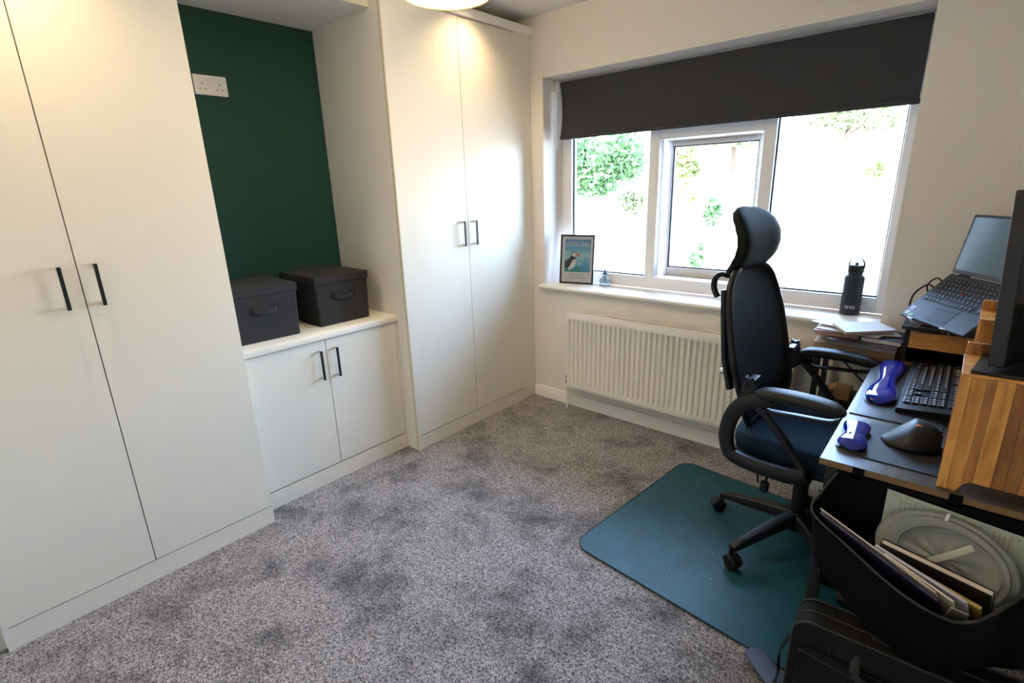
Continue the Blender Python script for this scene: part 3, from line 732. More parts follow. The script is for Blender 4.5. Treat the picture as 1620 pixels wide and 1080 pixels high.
# mouse on a small pad
mp_ = MB().prism([(p[0] + 2.052, p[1] - 1.205) for p in rrect(0.22, 0.25, 0.02)], 'z', DZ, DZ + 0.003)
tag(mp_.build('mouse_pad', mat('mouse_pad_black', (0.018, 0.018, 0.02), 0.6)), 'thin black mouse pad at the near end of the desk', 'mouse pad')
mo = thing('computer_mouse', (2.155, -1.06, DZ + 0.003), 'black sculpted ergonomic mouse with an orange wheel', 'mouse')
rings = []
for i in range(15):
    t = i / 14; x = 2.092 + 0.130 * t
    e_ = max(0.06, min(1.0, t / 0.5) ** 0.42 * math.sqrt(max(0.0, 1 - max(0, (t - 0.6) / 0.42) ** 2)))
    hh = 0.060 * max(0.1, min(1.0, t / 0.5) ** 0.9) * max(0.4, math.sqrt(max(0.0, 1 - max(0, (t - 0.6) / 0.48) ** 2))); wy = 0.068 * e_
    ring = []
    for j in range(18):
        a = 2 * math.pi * j / 18; c, s_ = math.cos(a), math.sin(a)
        ys = wy * math.copysign(abs(c) ** 0.8, c); sk_ = 0.0
        z = hh * (0.25 + 0.75 * s_) if s_ > 0 else hh * 0.25 * (1 + s_)
        z *= (1.0 + 0.32 * (c))       # left flank higher
        ring.append(Vector((x, -1.055 + ys + 0.010 * t, DZ + 0.003 + max(z, 0))))
    rings.append(ring)
MB().ring_surface(rings).build('shell', M['black'], mo, smooth=60)
MB().lathe([(0.0001, -0.006), (0.011, -0.006), (0.013, 0), (0.011, 0.006), (0.0001, 0.006)], (2.168, -1.050, DZ + 0.052), 16, 'y').build('wheel', mat('orange_wheel', (0.8, 0.20, 0.02), 0.4), mo)
MB().tube(catmull([(2.215, -1.05, DZ + 0.012), (2.25, -1.03, DZ + 0.008), (2.30, -1.0, DZ + 0.006)], 5), 0.0018, 6).build('button_seam', M['gasket'], mo)

# ------------------------------------------------------------------ pine monitor riser (planked)
rs = thing('monitor_riser', (2.34, -0.95, DZ), 'orange pine desktop organiser with a striped end panel under the monitor', 'monitor stand')
X0r, X1r = 2.224, 2.47
def plank_wall(y0, y1, x0, x1, z0, z1, widths, arch=None, par=rs):
    x = x0; i = 0
    while x < x1 - 1e-4:
        w_ = min(widths[i % len(widths)], x1 - x); i += 1
        zl = z0
        xa, xb = x + 0.0003, x + w_ - 0.0003
        if arch:
            def za(xx):
                if arch[0] < xx < arch[1]:
                    u = min(xx - arch[0], arch[1] - xx); return z0 + arch[2] * math.sqrt(max(0, 1 - (1 - min(u / 0.025, 1)) ** 2))
                return z0
            N = 6; bot = [(xa + (xb - xa) * k / N, za(xa + (xb - xa) * k / N)) for k in range(N + 1)]
            poly = bot + [(xb, z1), (xa, z1)]
            MB().prism(poly, 'y', y0, y1).build('plank', M['pine_dark' if i % 3 == 0 else 'pine'], par, smooth=0)
        else:
            MB().box((xa, y0, z0), (xb, y1, z1), 0.0008, 1).build('plank', M['pine_dark' if i % 3 == 0 else 'pine'], par, smooth=0)
        x += w_
WD = [0.018, 0.026, 0.016, 0.030, 0.021, 0.024, 0.015, 0.028]
plank_wall(-1.252, -1.234, X0r, X1r, DZ, 1.009, WD, arch=(2.262, 2.42, 0.030))
for j, (ya, yb) in enumerate(((-1.252, -1.190), (-1.190, -1.128), (-1.128, -1.074))):
    MB().box((X0r, ya + 0.0003, 1.0095), (X1r, yb - 0.0003, 1.0120), 0.0006, 1).build('top_plank', M['pine'], rs, smooth=0)
plank_wall(-1.074, -1.058, X0r + 0.002, X1r, DZ, 1.009, WD[3:] + WD[:3])
plank_wall(-1.073, -1.059, X0r + 0.002, 2.296, 1.0125, 1.042, [0.012, 0.016, 0.044])
MB().box((X0r + 0.01, -1.234, 0.86), (X1r, -1.074, 0.872), 0.001).build('shelf', M['pine'], rs)
MB().box((X0r + 0.012, -1.057, 0.84), (X1r, -0.821, 0.855), 0.001).build('shelf', M['pine'], rs)
plank_wall(-0.820, -0.804, X0r + 0.024, 2.40, DZ, 1.047, WD[2:] + WD[:2])
MB().box((X0r + 0.022, -0.8205, 1.0475), (2.40, -0.665, 1.0500), 0.0008).build('top_plank', M['pine'], rs)
plank_wall(-0.681, -0.665, X0r + 0.024, 2.40, DZ, 1.047, WD)
plank_wall(-0.680, -0.666, X0r + 0.024, 2.40, 1.0505, 1.078, WD[5:] + WD[:5])

# monitor seen from behind and edge-on
mon = thing('monitor', (2.35, -1.14, 1.012), 'large black monitor standing on the pine organiser', 'monitor')
q = MB().prism([(2.238, -1.236), (2.258, -1.080), (2.44, -1.080), (2.46, -1.236)], 'z', 1.0122, 1.020)
q.build('base', mat('monitor_base', (0.012, 0.012, 0.013), 0.4), mon)
mono = Matrix.Translation((2.262, -1.215, 1.028)) @ Matrix.Rotation(math.radians(22), 4, 'Z').inverted() @ Matrix.Rotation(math.radians(-3.5), 4, 'Y')
q = MB().box((0.0, 0.0, 0.0), (0.030, 0.60, 0.375), 0.004, X=mono); q.build('housing', mat('monitor_black', (0.010, 0.010, 0.011), 0.35), mon)
MB().box((0.030, 0.12, 0.05), (0.055, 0.48, 0.28), 0.012, X=mono).build('back_bulge', M['black'], mon)
MB().box((-0.0008, 0.010, 0.018), (0.001, 0.59, 0.365), X=mono).build('screen', mat('monitor_screen', (0.006, 0.006, 0.008), 0.12), mon, smooth=0)
MB().box((2.33, -1.13, 1.019), (2.42, -1.10, 1.16), 0.006).build('stand_neck', M['black'], mon)

# ------------------------------------------------------------------ shelf unit in the corner under the sill
sh = thing('corner_shelf', (2.15, -0.14, 0), 'black metal shelf rack in the corner under the window sill', 'shelf')
for x in (1.765, 2.56):
    for y in (-0.262, -0.060):
        MB().box((x, y, 0), (x + 0.022, y + 0.022, 0.715), 0.002).build('post', M['blackm'], sh)
MB().box((1.755, -0.270, 0.715), (2.60, -0.030, 0.733), 0.002).build('top_board', mat('shelf_top_brown', (0.20, 0.115, 0.05), 0.5, var=0.2, vscale=20, stretch=(1, 8, 1)), sh)
MB().box((1.787, -0.268, 0.485), (2.56, -0.035, 0.50), 0.002).build('lower_board', M['blackm'], sh)
r = MB(); r.cyl((1.787, -0.05, 0.69), (1.98, -0.05, 0.505), 0.004, n=8); r.build('brace', M['blackm'], sh)
cbx = thing('cardboard_box', (1.87, -0.16, 0.5), 'small open brown cardboard box on the lower rack shelf', 'box')
MB().box((1.845, -0.20, 0.5005), (1.905, -0.10, 0.545), 0.001).build('body', mat('cardboard', (0.42, 0.25, 0.10), 0.8), cbx, smooth=0)
fl = MB(); fl.sheet([[Vector((1.845, -0.2, 0.546)), Vector((1.845, -0.10, 0.546))], [Vector((1.818, -0.2, 0.535)), Vector((1.818, -0.10, 0.535))]], 0.002); fl.build('flap', MATS['cardboard'], cbx, smooth=0)
wp = thing('paper_parcel', (1.99, -0.16, 0.5), 'rounded white paper parcel beside the cardboard box on the rack', 'parcel')
rings = []
for i in range(11):
    t = i / 10; e_ = max(0.1, math.sqrt(max(0, 1 - (2 * t - 1) ** 4)))
    rings.append([Vector((1.915 + 0.15 * t, -0.16 + 0.055 * e_ * math.copysign(abs(math.cos(a)) ** .6, math.cos(a)), 0.5006 + max(0, 0.030 * e_ * (1 + math.copysign(abs(math.sin(a)) ** .6, math.sin(a)))))) for a in [2 * math.pi * kk / 16 for kk in range(16)]])
MB().ring_surface(rings).build('wrapper', mat('parcel_paper', (0.62, 0.60, 0.55), 0.7, bump=0.4, bscale=40), wp)
MB().tube([Vector((1.95, -0.16 + 0.056 * math.cos(a), 0.531 + 0.0315 * math.sin(a))) for a in [2 * math.pi * kk / 20 for kk in range(20)]], 0.002, 6, closed=True).build('band', M['black'], wp)

# stack of books and papers
def book(loc, rz, w_, d_, h_, cover, label, name='book', cat='book', pages=None):
    t = thing(name, loc, label, cat, 'books and papers stacked on the corner shelf', (0, 0, rz))
    c = 0.0018
    q = MB(); q.box((0, 0, 0), (w_, d_, c)); q.box((0, 0, h_ - c), (w_, d_, h_)); q.box((0, d_ - c, c), (w_, d_, h_ - c)); q.build('cover', cover, t, world=False, smooth=0)
    MB().box((0.003, 0.003, c), (w_ - 0.003, d_ - c, h_ - c)).build('pages', pages or M['paper'], t, world=False, smooth=0)
    return t
zs = 0.7335
tan = mat('tan_pages', (0.55, 0.40, 0.26), 0.8)
book((1.752, -0.262, zs), 0.03, 0.29, 0.20, 0.030, mat('tan_cover', (0.50, 0.34, 0.2), 0.6), 'tan covered book at the bottom of the stack by the window', pages=tan)
book((1.800, -0.272, zs + 0.0305), -0.05, 0.245, 0.19, 0.024, mat('grey_cover', (0.09, 0.085, 0.09), 0.4), 'dark grey covered book second from bottom of the stack', pages=mat('grey_pages', (0.25, 0.24, 0.25), .8))
book((1.742, -0.235, zs + 0.055), 0.02, 0.17, 0.16, 0.020, mat('red_cover', (0.30, 0.06, 0.04), 0.5), 'dark red paperback under the white papers in the stack', pages=mat('pink_pages', (.55, .4, .36), .8))
book((1.915, -0.245, zs + 0.055), -0.08, 0.14, 0.17, 0.020, mat('black_cover', (0.03, 0.03, 0.035), 0.5), 'thin black notebook at the right of the paper stack', 'notebook', 'notebook')
def loose_sheet(pts, z0, th, label, curl=0.0):
    t = thing('paper_sheet', (*pts[0], z0), label, 'paper', 'books and papers stacked on the corner shelf')
    a, b, c, d = [Vector((p[0], p[1], z0)) for p in pts]
    G = []
    for i in range(7):
        u = i / 6; row = []
        for j in range(7):
            v = j / 6
            p = (a * (1 - u) + b * u) * (1 - v) + (d * (1 - u) + c * u) * v
            p.z += curl * (abs(u - .5) * 2) ** 3 + th / 2
            row.append(p)
        G.append(row)
    MB().sheet(G, th).build('sheet', M['paper'], t)
    return t
zp = zs + 0.0755
loose_sheet([(1.745, -0.215), (1.975, -0.245), (2.01, -0.060), (1.765, -0.045)], zp, 0.004, 'wad of white letters under the notepad on the stack')
loose_sheet([(1.865, -0.262), (2.046, -0.185), (1.99, -0.040), (1.85, -0.06)], zp + 0.0045, 0.002, 'white letter with a printed corner poking out at the right of the stack')
loose_sheet([(1.712, -0.150), (1.860, -0.205), (1.900, -0.062), (1.762, -0.048)], zp + 0.0125, 0.002, 'white sheet at the left top of the paper stack below the sill', curl=0.002)
np_ = thing('notepad', (1.87, -0.30, zp + 0.015), 'white notepad with cream page edges lying on top of the paper stack', 'notepad', 'books and papers stacked on the corner shelf')
quad = [(1.872, -0.310), (2.028, -0.165), (1.945, -0.055), (1.800, -0.175)]
zn = zp + 0.0150
q = MB().prism(quad, 'z', zn, zn + 0.009); q.build('pages', mat('cream_pages', (0.72, 0.60, 0.45), 0.8), np_, smooth=0)
MB().prism(quad, 'z', zn + 0.0092, zn + 0.0110).build('top_page', M['paper'], np_, smooth=0)

# black drawer riser with pine front, laptop stand and laptop
lr = thing('desktop_drawer', (2.3, -0.15, 0.733), 'black desktop drawer unit with a pine front beside the paper stack', 'drawer unit')
zt = 0.880
q = MB(); y0, y1 = -0.262, -0.045
q.box((2.058, y0, 0.7335), (2.072, y1, zt - 0.012), 0.001); q.box((2.50, y0, 0.7335), (2.514, y1, zt - 0.012), 0.001); q.box((2.072, y1 - 0.012, 0.7335), (2.50, y1, zt - 0.012)); q.box((2.072, y0 + 0.02, 0.7335), (2.50, y1 - 0.012, 0.742))
q.build('body', M['blackm'], lr, smooth=0)
MB().box((2.045, y0 - 0.012, zt - 0.012), (2.525, y1, zt), 0.002).build('top', M['blackm'], lr)
for xa, xb in ((2.074, 2.283), (2.289, 2.498)):
    d_ = MB().box((xa, y0 + 0.002, 0.795), (xb, y0 + 0.014, zt - 0.016), 0.001).build('drawer_front', mat('pine_flat', (0.62, 0.30, 0.08), 0.45, var=0.25, vscale=30, stretch=(1, 1, 8)), lr)
MB().box((2.10, y0 - 0.006, zt - 0.018), (2.30, y0 + 0.001, zt - 0.0125)).build('lip_strip', M['black'], lr)

FL = Vector((2.027, -0.225, 0.916)); FR = Vector((2.223, -0.484, 0.917)); HL = Vector((2.155, -0.128, 1.073))
ex = (FR - FL).normalized(); ey = (HL - FL); ey = (ey - ex * ey.dot(ex)).normalized(); ez = ex.cross(ey).normalized()
Xl = Matrix(((ex.x, ey.x, ez.x, FL.x), (ex.y, ey.y, ez.y, FL.y), (ex.z, ey.z, ez.z, FL.z), (0, 0, 0, 1)))
LW, LD = 0.325, 0.225
lp = thing('laptop', tuple(Xl @ Vector((LW / 2, LD / 2, -0.016))), 'open black laptop with a blank grey screen propped on a tilted stand', 'laptop')
lapm = mat('laptop_black', (0.030, 0.033, 0.045), 0.36)
MB().box((0, 0, -0.016), (LW, LD, 0.0), 0.003, X=Xl).build('base', lapm, lp)
MB().box((0.018, 0.088, -0.0002), (LW - 0.018, 0.205, 0.0004), X=Xl).build('key_well', M['gasket'], lp, smooth=0)
LROWS = [(0, [1, 1, 1, 1, 5, 1, 1, 1, -0.9, 1, 1, 1]), (1, [2.2] + [1] * 10 + [2.7]), (2, [1.75] + [1] * 11 + [2.15]), (3, [1.5] + [1] * 12 + [1.4]), (4, [1] * 13 + [1.9]), (5, [0.95] * 15)]
Uk = 0.0192
Xkl = Xl @ Matrix.Translation((0.019, 0.090, 0.0004)) @ Matrix.Diagonal((Uk, Uk * 0.985, 0.0018, 1))
k = MB(); key_grid(k, LROWS, Xkl, 1.0); k.build('keys', keym, lp, smooth=0, kind='stuff')
lg_ = MB()
for yi, keys in LROWS:
    x = 0
    for wdt in keys:
        if 0 < wdt < 1.6: lg_.box((x + 0.28, yi + 0.5, 1.02), (x + 0.52, yi + 0.78, 1.06), X=Xkl)
        x += abs(wdt)
lg_.build('key_legends', mat('legend_grey', (0.22, 0.22, 0.24), 0.6), lp, smooth=0, kind='stuff')
MB().box((0.120, 0.012, -0.0001), (0.220, 0.064, 0.0006), 0.0004, X=Xl).build('touchpad', mat('touchpad', (0.028, 0.031, 0.044), 0.28), lp)
MB().box((0.120, 0.066, -0.0001), (0.220, 0.082, 0.0010), 0.0004, X=Xl).build('touchpad_buttons', mat('touchpad', (0, 0, 0)), lp)
MB().lathe([(0.0001, 0.0004), (0.0042, 0.0004), (0.0042, 0.003), (0.003, 0.0042), (0.0001, 0.0044)], (0, 0, 0), 12).build('red_pointer_nub', mat('red_rubber', (0.7, 0.03, 0.03), 0.6), lp, world=False).matrix_local = Matrix.Translation(-Vector(lp.location)) @ Xl @ Matrix.Translation((0.150, 0.146, 0.001))
for (xa, ya, xb, yb, m_) in ((0.012, 0.010, 0.032, 0.028, M['white']), (0.038, 0.006, 0.058, 0.020, mat('sticker_green', (0.25, 0.6, 0.4), .5)), (0.012, 0.034, 0.034, 0.052, mat('sticker_blue', (0.35, 0.45, 0.75), .5))):
    MB().box((xa, ya, 0.0), (xb, yb, 0.0005), X=Xl).build('sticker', m_, lp, smooth=0)
up = Vector((2.180, -0.095, 1.288)) - HL; up = (up - ex * up.dot(ex)).normalized(); nz_ = ex.cross(up).normalized()
HLe = HL
Xs = Matrix(((ex.x, up.x, nz_.x, HLe.x), (ex.y, up.y, nz_.y, HLe.y), (ex.z, up.z, nz_.z, HLe.z), (0, 0, 0, 1)))
MB().box((0, 0.003, -0.006), (LW, 0.222, 0.0), 0.0025, X=Xs).build('lid', lapm, lp)
MB().box((0.010, 0.018, -0.0002), (LW - 0.010, 0.212, 0.0006), X=Xs).build('screen', mat('laptop_screen', (0.10, 0.155, 0.20), 0.16), lp, smooth=0)
for xa in (0.04, 0.245): MB().cyl(Xs @ Vector((xa, 0.0, -0.005)), Xs @ Vector((xa + 0.04, 0, -0.005)), 0.006, n=12).build('hinge', M['black'], lp)
cab_ = catmull([Xl @ Vector((-0.002, 0.15, -0.008)), Xl @ Vector((-0.03, 0.15, 0.004)), Xl @ Vector((-0.045, 0.10, 0.0)), Xl @ Vector((-0.035, 0.05, -0.03)), Xl @ Vector((-0.006, 0.035, -0.05))], 6)
cc_ = MB().tube(cab_, 0.0035, 8)
cc_.tube(catmull([Xl @ Vector((-0.002, 0.185, -0.008)), Xl @ Vector((-0.035, 0.19, 0.0)), Xl @ Vector((-0.045, 0.15, -0.01)), Xl @ Vector((-0.012, 0.12, -0.05))], 6), 0.003, 8)
cc_.build('cable', M['black'], lp)
ls = thing('laptop_stand', (2.2, -0.2, zt), 'black folding stand holding the laptop with small chrome lips', 'laptop stand')
for xa in (0.055, 0.225):
    q = MB(); q.box((xa, 0.002, -0.0215), (xa + 0.022, 0.20, -0.0165), X=Xl)
    arm_ = q.build('arm', M['blackm'], ls, smooth=0)
    MB().box((xa - 0.002, -0.0045, -0.0235), (xa + 0.026, -0.0008, 0.005), 0.001, X=Xl).build('lip', M['chrome'], arm_)
    a = Xl @ Vector((xa + 0.011, 0.185, -0.022)); b = Vector((a.x + 0.03, min(a.y + 0.02, -0.06), zt + 0.008)) if xa < 0.1 else Vector((a.x - 0.04, -0.10, zt + 0.008))
    MB().cyl(a, b, 0.006, n=10).build('strut', M['blackm'], ls)
MB().cyl(Xl @ Vector((0.05, 0.06, -0.024)), Xl @ Vector((0.25, 0.06, -0.024)), 0.006, n=10).build('cross_bar', M['blackm'], ls)
q = MB().box((2.10, -0.245, zt + 0.0003), (2.38, -0.075, zt + 0.006), 0.002); q.build('foot_plate', M['blackm'], ls)
pa = Xl @ Vector((0.07, 0.05, -0.022)); MB().cyl(pa, (pa.x + 0.02, -0.20, zt + 0.004), 0.006, n=10).build('strut', M['blackm'], ls)

# ------------------------------------------------------------------ office chair (local: +x forward to the desk, z up)
chair = thing('office_chair', (1.850, -0.650, MZ), 'black mesh office chair with headrest, armrests and navy seat on the teal mat', 'chair', rot=(0, 0, math.radians(-1)))
plast = mat('chair_plastic', (0.009, 0.009, 0.010), 0.4, spec=0.35); plast2 = mat('chair_frame', (0.010, 0.010, 0.012), 0.36, spec=0.4)
seatm = mat('navy_mesh_fabric', (0.010, 0.026, 0.048), 0.85, spec=0.15, var=0.2, vscale=220, bump=0.3, bscale=420)
padm = mat('arm_pad', (0.018, 0.019, 0.018), 0.5, spec=0.3)
backm = mat('black_mesh_fabric', (0.008, 0.009, 0.010), 0.75, spec=0.2, bump=0.25, bscale=600)
headm = mat('headrest_vinyl', (0.007, 0.009, 0.006), 0.7, spec=0.10)
def lz(z): return z - MZ
for k_ in range(5):
    a = math.radians(170 + 72 * k_); d = Vector((math.cos(a), math.sin(a), 0)); s = Vector((-d.y, d.x, 0))
    pts = [d * 0.02 + Vector((0, 0, 0.135)), d * 0.10 + Vector((0, 0, 0.125)), d * 0.20 + Vector((0, 0, 0.105)), d * 0.285 + Vector((0, 0, 0.088)), d * 0.315 + Vector((0, 0, 0.080))]
    leg = MB().flat(catmull(pts, 4), [0.030 - 0.018 * i / 16 for i in range(17)], [0.027 - 0.010 * i / 16 for i in range(17)], s).build('leg', plast2, chair, world=False)
    c = d * 0.318
    MB().cyl(c + Vector((0, 0, 0.05)), c + Vector((0, 0, 0.084)), 0.009, n=12).build('caster_stem', plast, leg, world=False)
    ca = a + 0.9 + 0.7 * k_; f = Vector((math.cos(ca), math.sin(ca), 0)); sd = Vector((-f.y, f.x, 0)); wc = c + f * 0.012 + Vector((0, 0, 0.0262))
    for sg in (-1, 1):
        MB().tube([wc + sd * sg * 0.005, wc + sd * sg * 0.007, wc + sd * sg * 0.020, wc + sd * sg * 0.024], [0.020, 0.026, 0.026, 0.018], 18).build('wheel', plast, leg, world=False)
    hood = [wc + f * (0.030 * math.cos(t)) + Vector((0, 0, 0.030 * math.sin(t))) for t in [math.radians(x) for x in range(15, 176, 20)]]
    MB().flat(hood, 0.003, 0.022, sd).build('caster_hood', plast2, leg, world=False)
MB().lathe([(0.0001, 0.085), (0.034, 0.085), (0.040, 0.10), (0.040, 0.15), (0.032, 0.165), (0.0001, 0.166)], (0, 0, 0), 24).build('hub', plast2, chair, world=False)
MB().lathe([(0.027, 0.160), (0.027, 0.285), (0.0285, 0.29), (0.0285, 0.31), (0.021, 0.312), (0.021, 0.40)], (0, 0, 0), 20).build('gas_column', plast, chair, world=False)
MB().cyl((0, 0, 0.30), (0, 0, 0.42), 0.014, n=14).build('piston', M['chrome'], chair, world=False)
MB().box((-0.12, -0.07, 0.395), (0.12, 0.07, 0.440), 0.012).build('tilt_mechanism', plast, chair, world=False)
lv = MB().tube(catmull([(-0.02, -0.06, 0.41), (-0.06, -0.14, 0.40), (-0.075, -0.185, 0.385), (-0.08, -0.20, 0.36)], 5), 0.005, 8).build('tilt_lever', plast, chair, world=False)
MB().box((-0.095, -0.215, 0.318), (-0.066, -0.195, 0.362), 0.006).build('lever_paddle', plast, lv, world=False)
lv2 = MB().tube(catmull([(-0.08, -0.06, 0.415), (-0.12, -0.10, 0.39), (-0.13, -0.12, 0.35), (-0.125, -0.125, 0.30)], 5), 0.004, 8).build('height_lever', plast, chair, world=False)
# seat
def seat_ring(sc, z, fr=0.0):
    out = []
    for k_ in range(40):
        a = 2 * math.pi * k_ / 40; c, s = math.cos(a), math.sin(a)
        x = 0.245 * math.copysign(abs(c) ** 0.45, c) * sc + 0.02; y = 0.245 * math.copysign(abs(s) ** 0.45, s) * sc
        zz = z - (0.025 * max(0, (x - 0.15) / 0.1) ** 2 if fr else 0)
        out.append(Vector((x, y, zz)))
    return out
MB().ring_surface([seat_ring(0.80, 0.438), seat_ring(0.94, 0.440), seat_ring(0.985, 0.455), seat_ring(0.985, 0.470)]).build('seat_pan', plast, chair, world=False)
MB().ring_surface([seat_ring(0.975, 0.468, 1), seat_ring(1.0, 0.485, 1), seat_ring(1.0, 0.510, 1), seat_ring(0.975, 0.528, 1), seat_ring(0.90, 0.536, 1), seat_ring(0.5, 0.532, 0)]).build('seat', seatm, chair, world=False, smooth=60)
BACK = chair
_before = set(bpy.data.objects)
# backrest
def lerp_tab(tab, z):
    for (z0, v0), (z1, v1) in zip(tab, tab[1:]):
        if z <= z1: return v0 + (v1 - v0) * (z - z0) / (z1 - z0)
    return tab[-1][1]
XC = [(0.56, -0.150), (0.66, -0.158), (0.74, -0.180), (0.80, -0.197), (0.93, -0.225), (1.05, -0.255), (1.13, -0.272)]
HW = [(0.56, 0.155), (0.62, 0.190), (0.70, 0.212), (0.80, 0.222), (0.93, 0.214), (1.02, 0.195), (1.08, 0.168), (1.115, 0.125), (1.13, 0.09)]
def back_pt(u, z, dx=0.0):
    hw = lerp_tab(HW, z); return Vector((lerp_tab(XC, z) + 0.012 * u * u + dx, u * hw, lz(z)))
NZ = 29
zsb = [0.56 + (1.13 - 0.56) * j / (NZ - 1) for j in range(NZ)]
G = [[back_pt(-1 + 2 * i / 20, z) for z in zsb] for i in range(21)]
bkr = MB().sheet(G, 0.012).build('backrest', backm, BACK, world=False, smooth=60)
edge = [back_pt(-1, z) for z in zsb] + [back_pt(u, 1.13) for u in (-0.5, 0, 0.5)] + [back_pt(1, z) for z in reversed(zsb)] + [back_pt(u, 0.56) for u in (0.5, 0, -0.5)]
MB().tube(edge, 0.0125, 10, closed=True).build('back_frame', plast2, bkr, world=False, smooth=60)
# rear spine, lumbar bar, hanger and knobs
sp = catmull([(-0.05, 0, lz(0.425)), (-0.14, 0, lz(0.43)), (-0.185, 0, lz(0.52)), (-0.200, 0, lz(0.68)), (-0.235, 0, lz(0.86)), (-0.268, 0, lz(1.02)), (-0.285, 0, lz(1.10))], 5)
MB().flat(sp, 0.014, 0.032, (0, 1, 0)).build('rear_spine', plast2, BACK, world=False)
for sg in (-1, 1):
    pth = catmull([(-0.195, sg * 0.205, lz(0.700)), (-0.222, sg * 0.205, lz(0.80)), (-0.236, sg * 0.202, lz(0.90)), (-0.248, sg * 0.196, lz(0.99)), (-0.262, sg * 0.180, lz(1.06))], 5)
    MB().flat(pth, 0.010, 0.018, (0, 1, 0)).build('rear_strut', plast2, BACK, world=False)
hg = catmull([(-0.270, -0.13, lz(1.10)), (-0.290, -0.155, lz(1.110)), (-0.309, -0.165, lz(1.095)), (-0.312, -0.165, lz(1.06)), (-0.296, -0.163, lz(1.025))], 5)
MB().flat(hg, 0.009, 0.013, (0, 1, 0)).build('coat_hook', plast2, BACK, world=False)
hg = [Vector((p.x, -p.y, p.z)) for p in hg]
MB().flat(hg, 0.009, 0.013, (0, 1, 0)).build('coat_hook', plast2, BACK, world=False)
G = [[Vector((-0.222 + 0.012 * (u * u) - 0.006, u * 0.19, lz(z))) for z in (0.70, 0.73, 0.77, 0.80)] for u in [-1 + i / 6 for i in range(13)]]
lb = MB().sheet(G, 0.014).build('lumbar_support', plast, BACK, world=False)
MB().cyl((-0.258, -0.165, lz(0.745)), (-0.225, -0.160, lz(0.745)), 0.011, n=14).build('lumbar_knob', M['chrome'], lb, world=False)
# headrest
HP = [(1.075, -0.332), (1.10, -0.308), (1.13, -0.274), (1.17, -0.248), (1.21, -0.238), (1.25, -0.242), (1.29, -0.262), (1.318, -0.288), (1.345, -0.320)]
NU, NV = 19, 21
G = []
for i in range(NU):
    u = -1 + 2 * i / (NU - 1); row = []
    for j in range(NV):
        t = j / (NV - 1); z = 1.085 + (1.342 - 1.085) * t
        w_ = 0.155 * max(0.02, 1 - abs(2 * t - 1.0) ** 3.2) ** 0.42 * (0.92 + 0.08 * t)
        row.append(Vector((lerp_tab(HP, z) + 0.006 * u * u, u * w_, lz(z))))
    G.append(row)
MB().sheet(G, lambda i, j: 0.010 + 0.034 * (max(0.25, 1 - abs(-1 + 2 * i / (NU - 1)) ** 8) ** 0.5) * (max(0, 1 - abs(-1 + 2 * j / (NV - 1)) ** 4) ** 0.5)).build('headrest', headm, BACK, world=False, smooth=70)
MB().box((-0.318, -0.040, lz(1.06)), (-0.284, 0.040, lz(1.14)), 0.008).build('headrest_bracket', plast2, BACK, world=False)
_rot = Matrix.Translation((-0.216, 0, 0)) @ Matrix.Rotation(math.radians(-7), 4, 'Z') @ Matrix.Translation((0.20, 0, 0))
for o_ in set(bpy.data.objects) - _before:
    if o_.parent is chair: o_.matrix_local = _rot
